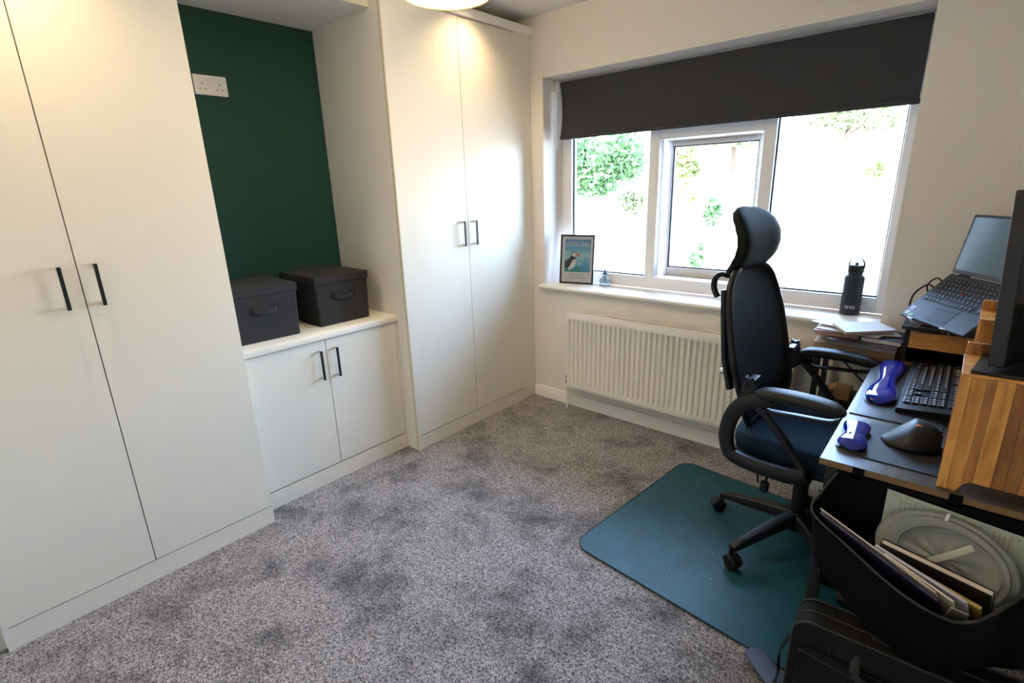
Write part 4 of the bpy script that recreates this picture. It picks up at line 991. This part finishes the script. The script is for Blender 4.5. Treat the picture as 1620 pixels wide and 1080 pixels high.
# armrests
for sg in (-1, 1):
    y = sg * 0.288 + 0.008
    pth = catmull([(-0.095, y, lz(0.722)), (-0.155, y, lz(0.700)), (-0.200, y, lz(0.655)), (-0.220, y, lz(0.590)), (-0.222, y, lz(0.535)), (-0.205, y, lz(0.487)), (-0.160, y, lz(0.470)), (-0.080, y, lz(0.464)), (0.0, y, lz(0.466)), (0.045, y, lz(0.487))], 5)
    ar = MB().flat(pth, [0.024 + 0.005 * abs(math.cos(i / len(pth) * 3.14)) for i in range(len(pth))], 0.018, (0, 1, 0)).build('armrest', plast2, chair, world=False)
    MB().flat(catmull([(-0.125, y, lz(0.690)), (-0.085, y, lz(0.650)), (-0.01, y, lz(0.560)), (0.04, y, lz(0.495))], 5), 0.013, 0.015, (0, 1, 0)).build('arm_brace', plast2, ar, world=False)
    MB().flat(catmull([(-0.135, y, lz(0.690)), (-0.09, y, lz(0.682)), (0.0, y, lz(0.688)), (0.085, y, lz(0.694)), (0.118, y, lz(0.708))], 5), 0.006, 0.014, (0, 1, 0)).build('lower_rail', plast2, ar, world=False)
    pad = catmull([(-0.138, y, lz(0.738)), (-0.09, y, lz(0.744)), (0.0, y, lz(0.747)), (0.08, y, lz(0.741)), (0.128, y, lz(0.728))], 4)
    n_ = len(pad)
    MB().flat(pad, [0.019 * max(0.35, (1 - abs(2 * i / (n_ - 1) - 1) ** 5)) for i in range(n_)], [0.040 * max(0.45, (1 - abs(2 * i / (n_ - 1) - 1) ** 5) ** .5) for i in range(n_)], (0, 1, 0), n=16, pw=0.75).build('arm_pad', padm, ar, world=False, smooth=60)
    MB().box((0.0, min(y, sg * 0.14), lz(0.445)), (0.06, max(y, sg * 0.14), lz(0.470)), 0.006).build('seat_bracket', plast, ar, world=False)
    # hinge plate between arm and back
    q = MB().prism([(-0.215, lz(0.640)), (-0.150, lz(0.680)), (-0.135, lz(0.700)), (-0.148, lz(0.770)), (-0.158, lz(0.782)), (-0.176, lz(0.782)), (-0.184, lz(0.772)), (-0.190, lz(0.73))], 'y', y - sg * 0.008 - 0.009, y - sg * 0.008 + 0.009)
    q.build('hinge_plate', plast2, ar, world=False)
    MB().lathe([(0.0001, -0.004), (0.006, -0.004), (0.007, 0), (0.006, 0.004), (0.0001, 0.004)], (-0.170, y - sg * 0.008 + sg * 0.012, lz(0.752)), 12, 'y').build('bolt', plast, ar, world=False)
    for bx in (-0.177, -0.153): MB().lathe([(0.0001, -0.011), (0.004, -0.011), (0.004, 0.011), (0.0001, 0.011)], (bx, y - sg * 0.008, lz(0.783)), 10, 'y').build('pin', plast2, ar, world=False)
    q = MB().box((-0.176, min(y, sg * 0.20), lz(0.755)), (-0.150, max(y, sg * 0.20), lz(0.775)), 0.004); q.build('pivot_bar', plast, ar, world=False)

for o_ in chair.children:
    if o_.name.split('.')[0] == 'armrest': o_.location.x += 0.014

# small white and green card box under the rack
gb = thing('card_carton', (1.86, -0.335, 0), 'small white carton with green edges on the floor behind the chair column', 'carton')
MB().box((1.812, -0.315, 0.0), (1.905, -0.270, 0.185), 0.002).build('carton_body', mat('green_card', (0.04, 0.40, 0.10), 0.6), gb)
MB().box((1.822, -0.3162, 0.012), (1.897, -0.3150, 0.172)).build('front_label', M['paper'], gb, smooth=0)
MB().box((1.865, -0.3168, 0.098), (1.895, -0.3162, 0.106)).build('printed_bar', ink, gb, smooth=0)

# ------------------------------------------------------------------ fabric pouch hung from the desk end, and its contents
pm = mat('pouch_fabric', (0.005, 0.005, 0.0055), 0.9, spec=0.1, bump=0.2, bscale=300)
po = thing('hanging_pouch', (2.25, -1.38, 0.40), 'black fabric storage pouch hanging from the near end of the desk', 'pouch')
rim = catmull([(2.030, -1.274, 0.705), (2.008, -1.300, 0.655), (1.996, -1.335, 0.605), (2.097, -1.418, 0.590), (2.193, -1.502, 0.588), (2.265, -1.535, 0.588), (2.310, -1.520, 0.588), (2.350, -1.462, 0.592), (2.400, -1.365, 0.600), (2.450, -1.310, 0.640), (2.470, -1.274, 0.705)], 5)
G = []
for p in rim:
    row = []
    cx, cy = 2.235, -1.33
    for k_ in range(7):
        t = k_ / 6; sc = 1 - 0.10 * t; sy_ = 1 - 0.50 * t; zb2 = 0.43 - 0.075 * min(1, max(0, (p.x - 2.02) / 0.12))
        q_ = Vector((cx + (p.x - cx) * sc, -1.276 + (p.y + 1.276) * sy_ if p.y < -1.28 else p.y, p.z * (1 - t) + zb2 * t))
        row.append(q_)
    G.append(row)
front = MB().sheet(G, 0.003).build('front_panel', pm, po, smooth=60)
MB().tube(rim, 0.0032, 8).build('rim_binding', mat('pouch_binding', (0.02, 0.02, 0.021), 0.6), front, smooth=60)
MB().box((2.028, -1.2745, 0.355), (2.472, -1.2715, 0.708)).build('back_panel', pm, po, smooth=0)
bot = [r_[-1] for r_ in G]
q = MB(); q.ring_surface([[Vector((v.x, v.y, v.z - 0.002)) for v in bot], [Vector((v.x, v.y, v.z + 0.002)) for v in bot]]); q.build('bottom', pm, po, smooth=0)
for x in (2.06, 2.25, 2.44): MB().box((x, -1.2745, 0.700), (x + 0.025, -1.2712, 0.731)).build('hanging_loop', pm, po, smooth=0)

def upright(name, cat, P, Q, h, th, m, label, pages=None, lean=0.50, grp='papers standing in the hanging pouch'):
    """flat thing standing on edge; P,Q = ends of its top edge"""
    P, Q = Vector(P), Vector(Q); ux = (Q - P); L = ux.length; ux.normalize()
    side = Vector((ux.y, -ux.x, 0)).normalized()      # towards the camera
    dn = Vector((0, 0, -1)) * math.cos(lean) - side * math.sin(lean); nn = ux.cross(dn).normalized()
    X = Matrix(((ux.x, nn.x, -dn.x, P.x), (ux.y, nn.y, -dn.y, P.y), (ux.z, nn.z, -dn.z, P.z), (0, 0, 0, 1)))
    base = (P + Q) / 2 + dn * h
    t = thing(name, tuple(base), label, cat, grp)
    if pages is None:
        MB().box((0, -th / 2, -h), (L, th / 2, 0), X=X).build('sheet', m, t, smooth=0)
    else:
        c = 0.0018
        q = MB(); q.box((0, -th / 2, -h), (L, -th / 2 + c, 0), X=X); q.box((0, th / 2 - c, -h), (L, th / 2, 0), X=X); q.box((0, -th / 2 + c, -h), (L, th / 2 - c, -h + c), X=X)
        q.build('cover', m, t, smooth=0)
        MB().box((0.002, -th / 2 + c, -h + c), (L - 0.002, th / 2 - c, -0.003), X=X).build('pages', pages, t, smooth=0)
    return t, X, L
sheetm = mat('drawing_paper', (0.50, 0.54, 0.46), 0.8)
t, X, L = upright('plan_sheet', 'paper', (2.138, -1.283, 0.703), (2.452, -1.283, 0.674), 0.235, 0.0012, sheetm, 'pale sheet of printed line drawings standing at the back of the pouch', lean=0.02)
lm = MB(); inkp = mat('plan_ink', (0.10, 0.11, 0.10), 0.8)
rnd = random.Random(4)
sgn_ = -1 if (X.to_3x3() @ Vector((0, 1, 0))).y > 0 else 1
yy0 = sgn_ * 0.0007
def pl(x0, z0, x1, z1):
    lm.box((min(x0, x1), min(yy0, yy0 + sgn_ * 0.0002), min(z0, z1)), (max(x0, x1), max(yy0, yy0 + sgn_ * 0.0002), max(z0, z1)), X=X)
for bx in (0.030, 0.075, 0.135, 0.20, 0.255):
    for k_ in range(4): pl(bx + k_ * 0.009, -0.012 - 0.001 * k_, bx + k_ * 0.009 + 0.0008, -0.055)
    pl(bx, -0.056, bx + 0.03, -0.0565); pl(bx - 0.004, -0.02, bx + 0.032, -0.0206)
    for k_ in range(12):
        a = 2 * math.pi * k_ / 12; cx_, cz_ = bx + 0.034, -0.012
        pl(cx_ + 0.007 * math.cos(a), cz_ + 0.004 * math.sin(a), cx_ + 0.007 * math.cos(a) + 0.0022, cz_ + 0.004 * math.sin(a) + 0.001)
pl(0.012, -0.008, 0.022, -0.0092); pl(0.016, -0.06, 0.020, -0.064)
lm.build('printed_lines', inkp, t, smooth=0)

dm = thing('mesh_basket', (2.26, -1.36, 0.5), 'collapsed grey mesh pop-up basket stuffed into the pouch', 'basket')
net = mesh_net_mat('grey_net', (0.30, 0.32, 0.29), 520, 0.30)
tube_grey = mat('basket_rim_tape', (0.20, 0.22, 0.20), 0.7)
dc = Vector((2.262, -1.338, 0.596)); du = Vector((0.97, -0.13, -0.12)).normalized(); dv = Vector((0.1, 0.45, 0.89)); dv = (dv - du * dv.dot(du)).normalized(); dn_ = du.cross(dv)
def disc_pt(r, a, h=0.0): return dc + du * (0.128 * r * math.cos(a)) + dv * (0.098 * r * math.sin(a)) + dn_ * h
for (off, sc, tw) in ((0.0, 1.0, 0.0), (0.008, 0.90, 0.3), (0.014, 0.72, 0.6)):
    rg = [disc_pt(sc, 2 * math.pi * k_ / 44, off + 0.003 * math.sin(3 * 2 * math.pi * k_ / 44 + tw)) + du * (0.012 * tw) for k_ in range(44)]
    MB().flat(rg, 0.002, 0.005, dn_, closed=True).build('wire_rim', tube_grey, dm, smooth=60)
for (off, sc) in ((0.004, 0.99), (0.012, 0.88)):
    rings = []
    for rr in (0.12, 0.35, 0.55, 0.75, 0.9, 1.0):
        rings.append([disc_pt(sc * rr, 2 * math.pi * k_ / 48, off + 0.006 * math.sin(9 * 2 * math.pi * k_ / 48 + rr * 6) * (1 - rr) + 0.004 * math.sin(rr * 8)) for k_ in range(48)])
    MB().ring_surface(rings, cap0=True, cap1=False).build('mesh_panel', net, dm, smooth=60)
p0, p1 = disc_pt(0.42, math.radians(232), 0.022), disc_pt(0.62, math.radians(62), 0.022)
MB().flat([p0, (p0 + p1) / 2 + dn_ * 0.004, p1], 0.007, 0.0012, dn_).build('webbing_strap', mat('strap_cream', (0.52, 0.53, 0.45), 0.7), dm)
pA = disc_pt(1.0, math.radians(100), 0.004)
MB().flat([pA - dv * 0.014 + dn_ * 0.01, pA + dn_ * 0.008, pA + dv * 0.006 - dn_ * 0.002], 0.003, 0.0010, dn_).build('clip_tag', M['paper'], dm)

upright('book', 'book', (2.150, -1.400, 0.630), (2.342, -1.455, 0.630), 0.13, 0.016, mat('black_board', (0.012, 0.011, 0.009), 0.5), 'black hardback notebook with pale page edge standing in the pouch', pages=mat('page_edge_warm', (0.62, 0.54, 0.46), 0.8), lean=0.36)
upright('padded_envelope', 'envelope', (2.205, -1.430, 0.606), (2.328, -1.474, 0.600), 0.115, 0.008, mat('manila', (0.34, 0.25, 0.06), 0.7), 'ochre padded envelope in the pouch beside the black book')
upright('paper_bundle', 'paper', (2.140, -1.402, 0.614), (2.305, -1.480, 0.605), 0.12, 0.006, mat('lilac_paper', (0.48, 0.48, 0.58), 0.8), 'lilac-white folded papers standing in the pouch')
upright('cream_document', 'paper', (2.160, -1.420, 0.612), (2.285, -1.490, 0.603), 0.115, 0.004, mat('cream_paper', (0.66, 0.58, 0.45), 0.8), 'cream document between the navy folder and lilac papers')
upright('navy_folder', 'folder', (2.014, -1.338, 0.612), (2.262, -1.500, 0.598), 0.115, 0.006, M['navy'], 'dark navy card folder along the front of the pouch')
upright('letter', 'paper', (2.012, -1.328, 0.618), (2.256, -1.486, 0.606), 0.115, 0.002, mat('letter_paper', (0.70, 0.64, 0.55), 0.8), 'thin cream letter edge at the left corner of the pouch')
upright('grey_card', 'card', (2.283, -1.505, 0.598), (2.312, -1.498, 0.592), 0.09, 0.002, mat('grey_card', (0.34, 0.35, 0.30), 0.8), 'small grey card tab at the front of the pouch')

# ------------------------------------------------------------------ laptop bag and strap
bgm = mat('bag_nylon', (0.008, 0.008, 0.0078), 0.75, spec=0.2, bump=0.2, bscale=350)
bag = thing('laptop_bag', (2.24, -1.372, 0), 'black nylon laptop bag standing on the floor in front of the pouch', 'bag', rot=(0, 0, math.radians(3)))
def bag_ring(y, inset, rr=0.045):
    return [Vector((x - 0.235 + inset, y, z + inset + 0.002)) for x, z in rrect(0.47 - 2 * inset, 0.345 - 2 * inset, max(0.01, rr - inset * 0.5), 6)]
rings = [bag_ring(-0.055, 0.010), bag_ring(-0.050, 0.002), bag_ring(-0.040, 0.0), bag_ring(0.040, 0.0), bag_ring(0.050, 0.004), bag_ring(0.056, 0.02)]
body = MB().ring_surface(rings).build('body', bgm, bag, world=False, smooth=40)
pip = mat('bag_piping', (0.022, 0.022, 0.021), 0.45)
for y in (-0.0475, 0.0465): MB().tube(bag_ring(y, -0.0005), 0.0035, 8, closed=True).build('piping', pip, bag, world=False, smooth=60)
MB().tube(bag_ring(0.0, -0.0003), 0.0022, 8, closed=True).build('zip', mat('zip_black', (0.03, 0.03, 0.03), 0.4), bag, world=False)
fp = [Vector((x - 0.215, 0, z + 0.012)) for x, z in rrect(0.43, 0.27, 0.03, 5)]
q = MB().ring_surface([[Vector((v.x, -0.054, v.z)) for v in fp], [Vector((v.x, -0.064, v.z)) for v in fp], [Vector((v.x * 0.985, -0.067, 0.012 + (v.z - 0.012) * 0.985)) for v in fp]]); q.build('front_pocket', bgm, bag, world=False)
MB().tube([Vector((-0.215 + 0.43 * k_ / 14, -0.0665, 0.270 - 0.020 * math.sin(math.pi * k_ / 14))) for k_ in range(15)], 0.0022, 6).build('pocket_zip', pip, bag, world=False)
MB().tube([Vector((-0.165, -0.0585, 0.335)), Vector((-0.150, -0.0605, 0.30)), Vector((-0.145, -0.0665, 0.26)), Vector((-0.10, -0.0675, 0.225)), Vector((0.0, -0.0675, 0.19))], 0.0018, 6).build('seam', mat('seam_black', (0.004, 0.004, 0.004), .6), bag, world=False)
hp = catmull([(-0.085, -0.057, 0.315), (-0.095, -0.072, 0.30), (-0.080, -0.080, 0.268), (0.0, -0.082, 0.262), (0.080, -0.080, 0.268), (0.095, -0.072, 0.30), (0.085, -0.057, 0.315)], 6)
MB().flat(hp, 0.010, 0.004, (0, 1, 0)).build('carry_handle', mat('handle_web', (0.018, 0.018, 0.018), 0.5), bag, world=False)
for x in (-0.015, 0.015):
    z_ = MB().box((x - 0.006, -0.006, 0.3475), (x + 0.006, 0.006, 0.355), 0.002); z_.build('zip_pull', M['chrome'], bag, world=False)
MB().box((-0.07, -0.018, 0.344), (0.07, 0.018, 0.3495), 0.002).build('top_patch', M['gasket'], bag, world=False)
MB().tube([Vector((-0.236, 0.010 * math.cos(a), 0.265 + 0.022 * math.sin(a))) for a in [2 * math.pi * k_ / 20 for k_ in range(20)]], 0.003, 8, closed=True).build('strap_ring', M['blackm'], bag, world=False)
stp = catmull([(-0.238, 0.0, 0.25), (-0.262, -0.004, 0.18), (-0.258, -0.004, 0.10), (-0.270, 0.0, 0.045), (-0.292, 0.012, 0.034)], 6)
strap = MB().flat(stp, 0.0015, 0.016, (0, 1, 0.2)).build('shoulder_strap', bgm, bag, world=False)
PA, PB = Vector((-0.245, -0.005, 0.050)), Vector((-0.352, 0.118, 0.022))
rings = []; dd = (PB - PA).normalized(); ss = Vector((-dd.y, dd.x, 0)).normalized(); nn = dd.cross(ss)
for i in range(15):
    t = i / 14; e_ = max(0.12, math.sqrt(max(0, 1 - (2 * t - 1) ** 6))); p = PA + (PB - PA) * t
    rings.append([p + ss * (0.034 * e_ * math.cos(a)) + nn * (0.009 * e_ * math.copysign(abs(math.sin(a)) ** .7, math.sin(a))) for a in [2 * math.pi * k_ / 18 for k_ in range(18)]])
pad_ = MB().ring_surface(rings).build('shoulder_pad', mat('pad_slate', (0.055, 0.08, 0.14), 0.6, bump=0.5, bscale=30), strap, world=False, smooth=60)

# ------------------------------------------------------------------ ceiling pendant
LC = Vector((0.757, -1.367, 0)); LR = 0.145; LZ = 2.05
lamp = thing('ceiling_lamp', (LC.x, LC.y, LZ), 'lit drum shade ceiling lamp with a cream fabric shade', 'lamp')
shade_m = bpy.data.materials.new('lamp_shade_fabric'); shade_m.use_nodes = True
n = shade_m.node_tree.nodes; l = shade_m.node_tree.links; n.remove(n['Principled BSDF'])
d1 = n.new('ShaderNodeBsdfDiffuse'); d1.inputs[0].default_value = (0.85, 0.78, 0.62, 1); t1 = n.new('ShaderNodeBsdfTranslucent'); t1.inputs[0].default_value = (0.90, 0.78, 0.52, 1)
mx = n.new('ShaderNodeMixShader'); mx.inputs[0].default_value = 0.55; l.new(d1.outputs[0], mx.inputs[1]); l.new(t1.outputs[0], mx.inputs[2]); l.new(mx.outputs[0], n['Material Output'].inputs[0])
N = 48
G = [[LC + Vector((LR * math.cos(2 * math.pi * k_ / N), LR * math.sin(2 * math.pi * k_ / N), z)) for k_ in range(N)] for z in (LZ, LZ + 0.06, LZ + 0.12, LZ + 0.18)]
MB().ring_surface(G, cap0=False, cap1=False).build('shade', shade_m, lamp, smooth=60)
MB().tube([LC + Vector((LR * math.cos(2 * math.pi * k_ / N), LR * math.sin(2 * math.pi * k_ / N), LZ)) for k_ in range(N)], 0.0022, 8, closed=True).build('shade_rim', mat('brass_rim', (0.55, 0.47, 0.2), 0.4, 0.6), lamp)
diff = mat('lamp_diffuser', (0.9, 0.85, 0.7), 0.6, emit=(1.0, 0.78, 0.48), estr=5.0)
MB().lathe([(0.0001, 0.004), (LR - 0.004, 0.004), (LR - 0.004, 0.007), (0.0001, 0.007)], (LC.x, LC.y, LZ), 40).build('diffuser', diff, lamp)
MB().lathe([(0.0001, LZ + 0.055), (0.02, LZ + 0.06), (0.03, LZ + 0.085), (0.02, LZ + 0.115), (0.013, LZ + 0.13), (0.0001, LZ + 0.131)], (LC.x, LC.y, 0), 18).build('bulb', mat('bulb_glow', (1, 0.9, 0.7), 0.4, emit=(1.0, 0.80, 0.52), estr=30), lamp)
q = MB().cyl(LC + Vector((0, 0, LZ + 0.13)), LC + Vector((0, 0, H - 0.03)), 0.012, n=12)
for k_ in range(3):
    a = 2 * math.pi * k_ / 3; q.cyl(LC + Vector((0, 0, LZ + 0.17)), LC + Vector((LR * math.cos(a), LR * math.sin(a), LZ + 0.175)), 0.002, n=6)
q.build('stem', M['upvc'], lamp)
MB().lathe([(0.0001, H - 0.03), (0.04, H - 0.03), (0.05, H - 0.005), (0.05, H - 0.0005), (0.0001, H - 0.0005)], (LC.x, LC.y, 0), 24).build('ceiling_rose', M['upvc'], lamp)
pd = bpy.data.lights.new('lamp_glow', 'POINT'); pd.energy = LAMP_W; pd.color = (1.0, 0.74, 0.45); pd.shadow_soft_size = 0.04
pl_ = bpy.data.objects.new('lamp_glow', pd); COL.objects.link(pl_); pl_.parent = lamp; pl_.location = (0, 0, 0.15)
pd2 = bpy.data.lights.new('lamp_downlight', 'AREA'); pd2.shape = 'DISK'; pd2.size = 0.26; pd2.energy = 4.5; pd2.color = (1.0, 0.76, 0.48)
pl2 = bpy.data.objects.new('lamp_downlight', pd2); COL.objects.link(pl2); pl2.parent = lamp; pl2.location = (0, 0, -0.004)

# recessed spotlights in the ceiling in front of the wardrobe doors
for yy_, lab in ((-0.57, 'small recessed ceiling spotlight in front of the wardrobe by the window'), (-2.45, 'small recessed ceiling spotlight in front of the nearest wardrobe')):
    dl = thing('ceiling_spotlight', (0.18, yy_, H), lab, 'spotlight', 'recessed spotlights in the ceiling')
    MB().lathe([(0.030, 0.0), (0.040, 0.0), (0.041, -0.003), (0.032, -0.006), (0.030, -0.004)], (0.18, yy_, H), 24).build('bezel', M['upvc'], dl)
    MB().lathe([(0.0001, -0.0004), (0.030, -0.0004), (0.030, -0.002), (0.0001, -0.002)], (0.18, yy_, H), 24).build('lens', mat('spot_lens', (1, .9, .7), .4, emit=(1.0, 0.78, 0.5), estr=12), dl)
    sd_ = bpy.data.lights.new('spotlight_beam', 'SPOT'); sd_.energy = 22.0 if yy_ > -1 else 38.0; sd_.color = (1.0, 0.72, 0.42); sd_.spot_size = math.radians(125); sd_.spot_blend = 1.0; sd_.shadow_soft_size = 0.025
    so_ = bpy.data.objects.new('spotlight_beam', sd_); COL.objects.link(so_); so_.parent = dl; so_.location = (0, 0, -0.008)
    so_.rotation_euler = Vector((-0.12, 0, -1)).to_track_quat('-Z', 'Y').to_euler()

# ------------------------------------------------------------------ garden beyond the window
gm = mat('garden_grass', (0.50, 0.47, 0.42), 0.9, var=0.35, vscale=1.6, bump=0.4, bscale=6)
G = []
for i in range(31):
    x = -16 + 24 * i / 30; row = []
    for j in range(25):
        y = 0.45 + 15 * j / 24
        z = -1.0 + max(0.0, y - 2.2) * 0.30 + 0.10 * math.sin(x * 0.9 + y * 0.5) * min(1, max(0, y - 2) / 3)
        row.append(Vector((x, y, z)))
    G.append(row)
gmesh = MB().sheet(G, 0.06)
tag(gmesh.build('garden_bank', gm, smooth=60), 'sunlit grassy bank rising behind the house', 'garden', kind='structure')
def gz(x, y): return -1.0 + max(0.0, y - 2.2) * 0.30 + 0.10 * math.sin(x * 0.9 + y * 0.5) * min(1, max(0, y - 2) / 3)
def leaf_mat(name, c):
    m = bpy.data.materials.new(name); m.use_nodes = True
    n = m.node_tree.nodes; l = m.node_tree.links; n.remove(n['Principled BSDF'])
    oi = n.new('ShaderNodeTexCoord'); nz = n.new('ShaderNodeTexNoise'); nz.inputs['Scale'].default_value = 9; l.new(oi.outputs['Object'], nz.inputs[0])
    rp = n.new('ShaderNodeValToRGB'); rp.color_ramp.elements[0].position = 0.35; rp.color_ramp.elements[1].position = 0.65
    rp.color_ramp.elements[0].color = (*[q * 0.35 for q in c], 1); rp.color_ramp.elements[1].color = (*[min(1, q * 1.6) for q in c], 1); l.new(nz.outputs[0], rp.inputs[0])
    d = n.new('ShaderNodeBsdfDiffuse'); t = n.new('ShaderNodeBsdfTranslucent'); l.new(rp.outputs[0], d.inputs[0]); l.new(rp.outputs[0], t.inputs[0])
    mx = n.new('ShaderNodeMixShader'); mx.inputs[0].default_value = 0.35; l.new(d.outputs[0], mx.inputs[1]); l.new(t.outputs[0], mx.inputs[2]); l.new(mx.outputs[0], n['Material Output'].inputs[0])
    return m
leafA = leaf_mat('leaf_deep', (0.10, 0.19, 0.085)); leafB = leaf_mat('leaf_lime', (0.26, 0.34, 0.13)); leafC = leaf_mat('leaf_pale', (0.30, 0.34, 0.20))
bark = mat('bark', (0.10, 0.07, 0.05), 0.9)
def shrub(name, x, y, rx, rz_, trunk, lm_, nleaf, ls_, label, cat, seed):
    rr = random.Random(seed); z0 = gz(x, y) + 0.02
    t = thing(name, (x, y, z0), label, cat, 'garden planting beyond the window')
    verts, faces = [], []
    cl = [(rr.uniform(-1, 1), rr.uniform(-1, 1), rr.uniform(-1, 1)) for _ in range(26)]
    cl = [c for c in cl if c[0] ** 2 + c[1] ** 2 + c[2] ** 2 < 1.0] or [(0, 0, 0)]
    for k_ in range(nleaf):
        c = rr.choice(cl); d = Vector((rr.gauss(0, 1), rr.gauss(0, 1), rr.gauss(0, 1))).normalized() * (rr.random() ** 0.4) * 0.36
        p = Vector(((c[0] * 0.72 + d.x) * rx, (c[1] * 0.72 + d.y) * rx, trunk + rz_ + (c[2] * 0.72 + d.z) * rz_))
        p.z = max(p.z, 0.02)
        R_ = Euler((rr.uniform(0, 6.3), rr.uniform(0, 6.3), rr.uniform(0, 6.3))).to_matrix(); b0 = len(verts); s_ = ls_ * rr.uniform(0.7, 1.4)
        for q_ in ((0, -1, 0), (0.45, 0, 0.12), (0, 1, 0), (-0.45, 0, 0.12)): verts.append(p + R_ @ (Vector(q_) * s_))
        faces.append((b0, b0 + 1, b0 + 2, b0 + 3))
    me = bpy.data.meshes.new('foliage'); me.from_pydata([tuple(v) for v in verts], [], faces)
    link_mesh('foliage', me, lm_, t, smooth=0, kind='stuff')
    st_ = MB(); st_.tube(catmull([(0, 0, -0.05), (0.04 * rx, 0, trunk * 0.5), (0, 0.03 * rx, trunk + rz_)], 4), [max(0.012, 0.05 * rx * (1 - 0.08 * i)) for i in range(9)], 8)
    for k_ in range(4):
        c = cl[k_ % len(cl)]; st_.tube([(0, 0, trunk + rz_ * 0.3), (c[0] * 0.6 * rx, c[1] * 0.6 * rx, trunk + rz_ + c[2] * 0.5 * rz_)], [0.02 * rx, 0.008 * rx], 6)
    st_.build('stem', bark, t, world=False)
    return t
def planted(name, x, y, cz, rx, rz_, lm_, nleaf, ls_, label, cat, seed):
    return shrub(name, x, y, rx, rz_, max(0.0, cz - rz_ - gz(x, y)), lm_, nleaf, ls_, label, cat, seed)
planted('garden_tree', -3.4, 6.2, 1.95, 1.0, 0.75, leafA, 5200, 0.065, 'deep green tree at the upper left behind the left window pane', 'tree', 1)
planted('garden_tree', -2.0, 7.0, 1.85, 0.55, 0.45, leafB, 1500, 0.06, 'lime green leafy tree behind the top of the open sash', 'tree', 2)
planted('garden_shrub', -1.09, 6.0, 0.95, 0.20, 0.26, leafA, 800, 0.045, 'small dark green upright shrub in the middle of the open sash', 'shrub', 3)
planted('garden_shrub', -0.88, 5.0, 0.36, 0.13, 0.26, leafA, 500, 0.04, 'slim dark shrub low in the open sash beside the chair headrest', 'shrub', 4)
planted('garden_shrub', -2.75, 5.2, 0.10, 0.45, 0.30, leafC, 1000, 0.05, 'pale yellow-green shrub low behind the left window pane', 'shrub', 5)
planted('garden_tree', 0.05, 9.5, 2.55, 1.3, 0.55, leafC, 3200, 0.075, 'pale sunlit tree behind the top of the right window pane', 'tree', 6)
planted('garden_shrub', 0.95, 7.0, 1.50, 0.16, 0.2, leafB, 350, 0.045, 'small lime green shrub at the right edge of the right pane', 'shrub', 7)
planted('garden_tree', -6.0, 9.0, 2.4, 1.6, 1.1, leafC, 4200, 0.09, 'broad pale green tree far left beyond the bank', 'tree', 8)
planted('garden_tree', -2.6, 11.0, 2.9, 1.9, 0.8, leafC, 4200, 0.09, 'broad pale tree far behind the middle of the window', 'tree', 9)
planted('garden_shrub', -3.3, 7.5, 0.95, 0.5, 0.4, leafC, 1100, 0.05, 'pale shrub halfway up the bank behind the left pane', 'shrub', 10)
planted('garden_shrub', -1.75, 6.6, 1.25, 0.30, 0.22, leafB, 600, 0.045, 'lime shrub on the bank behind the left of the open sash', 'shrub', 11)
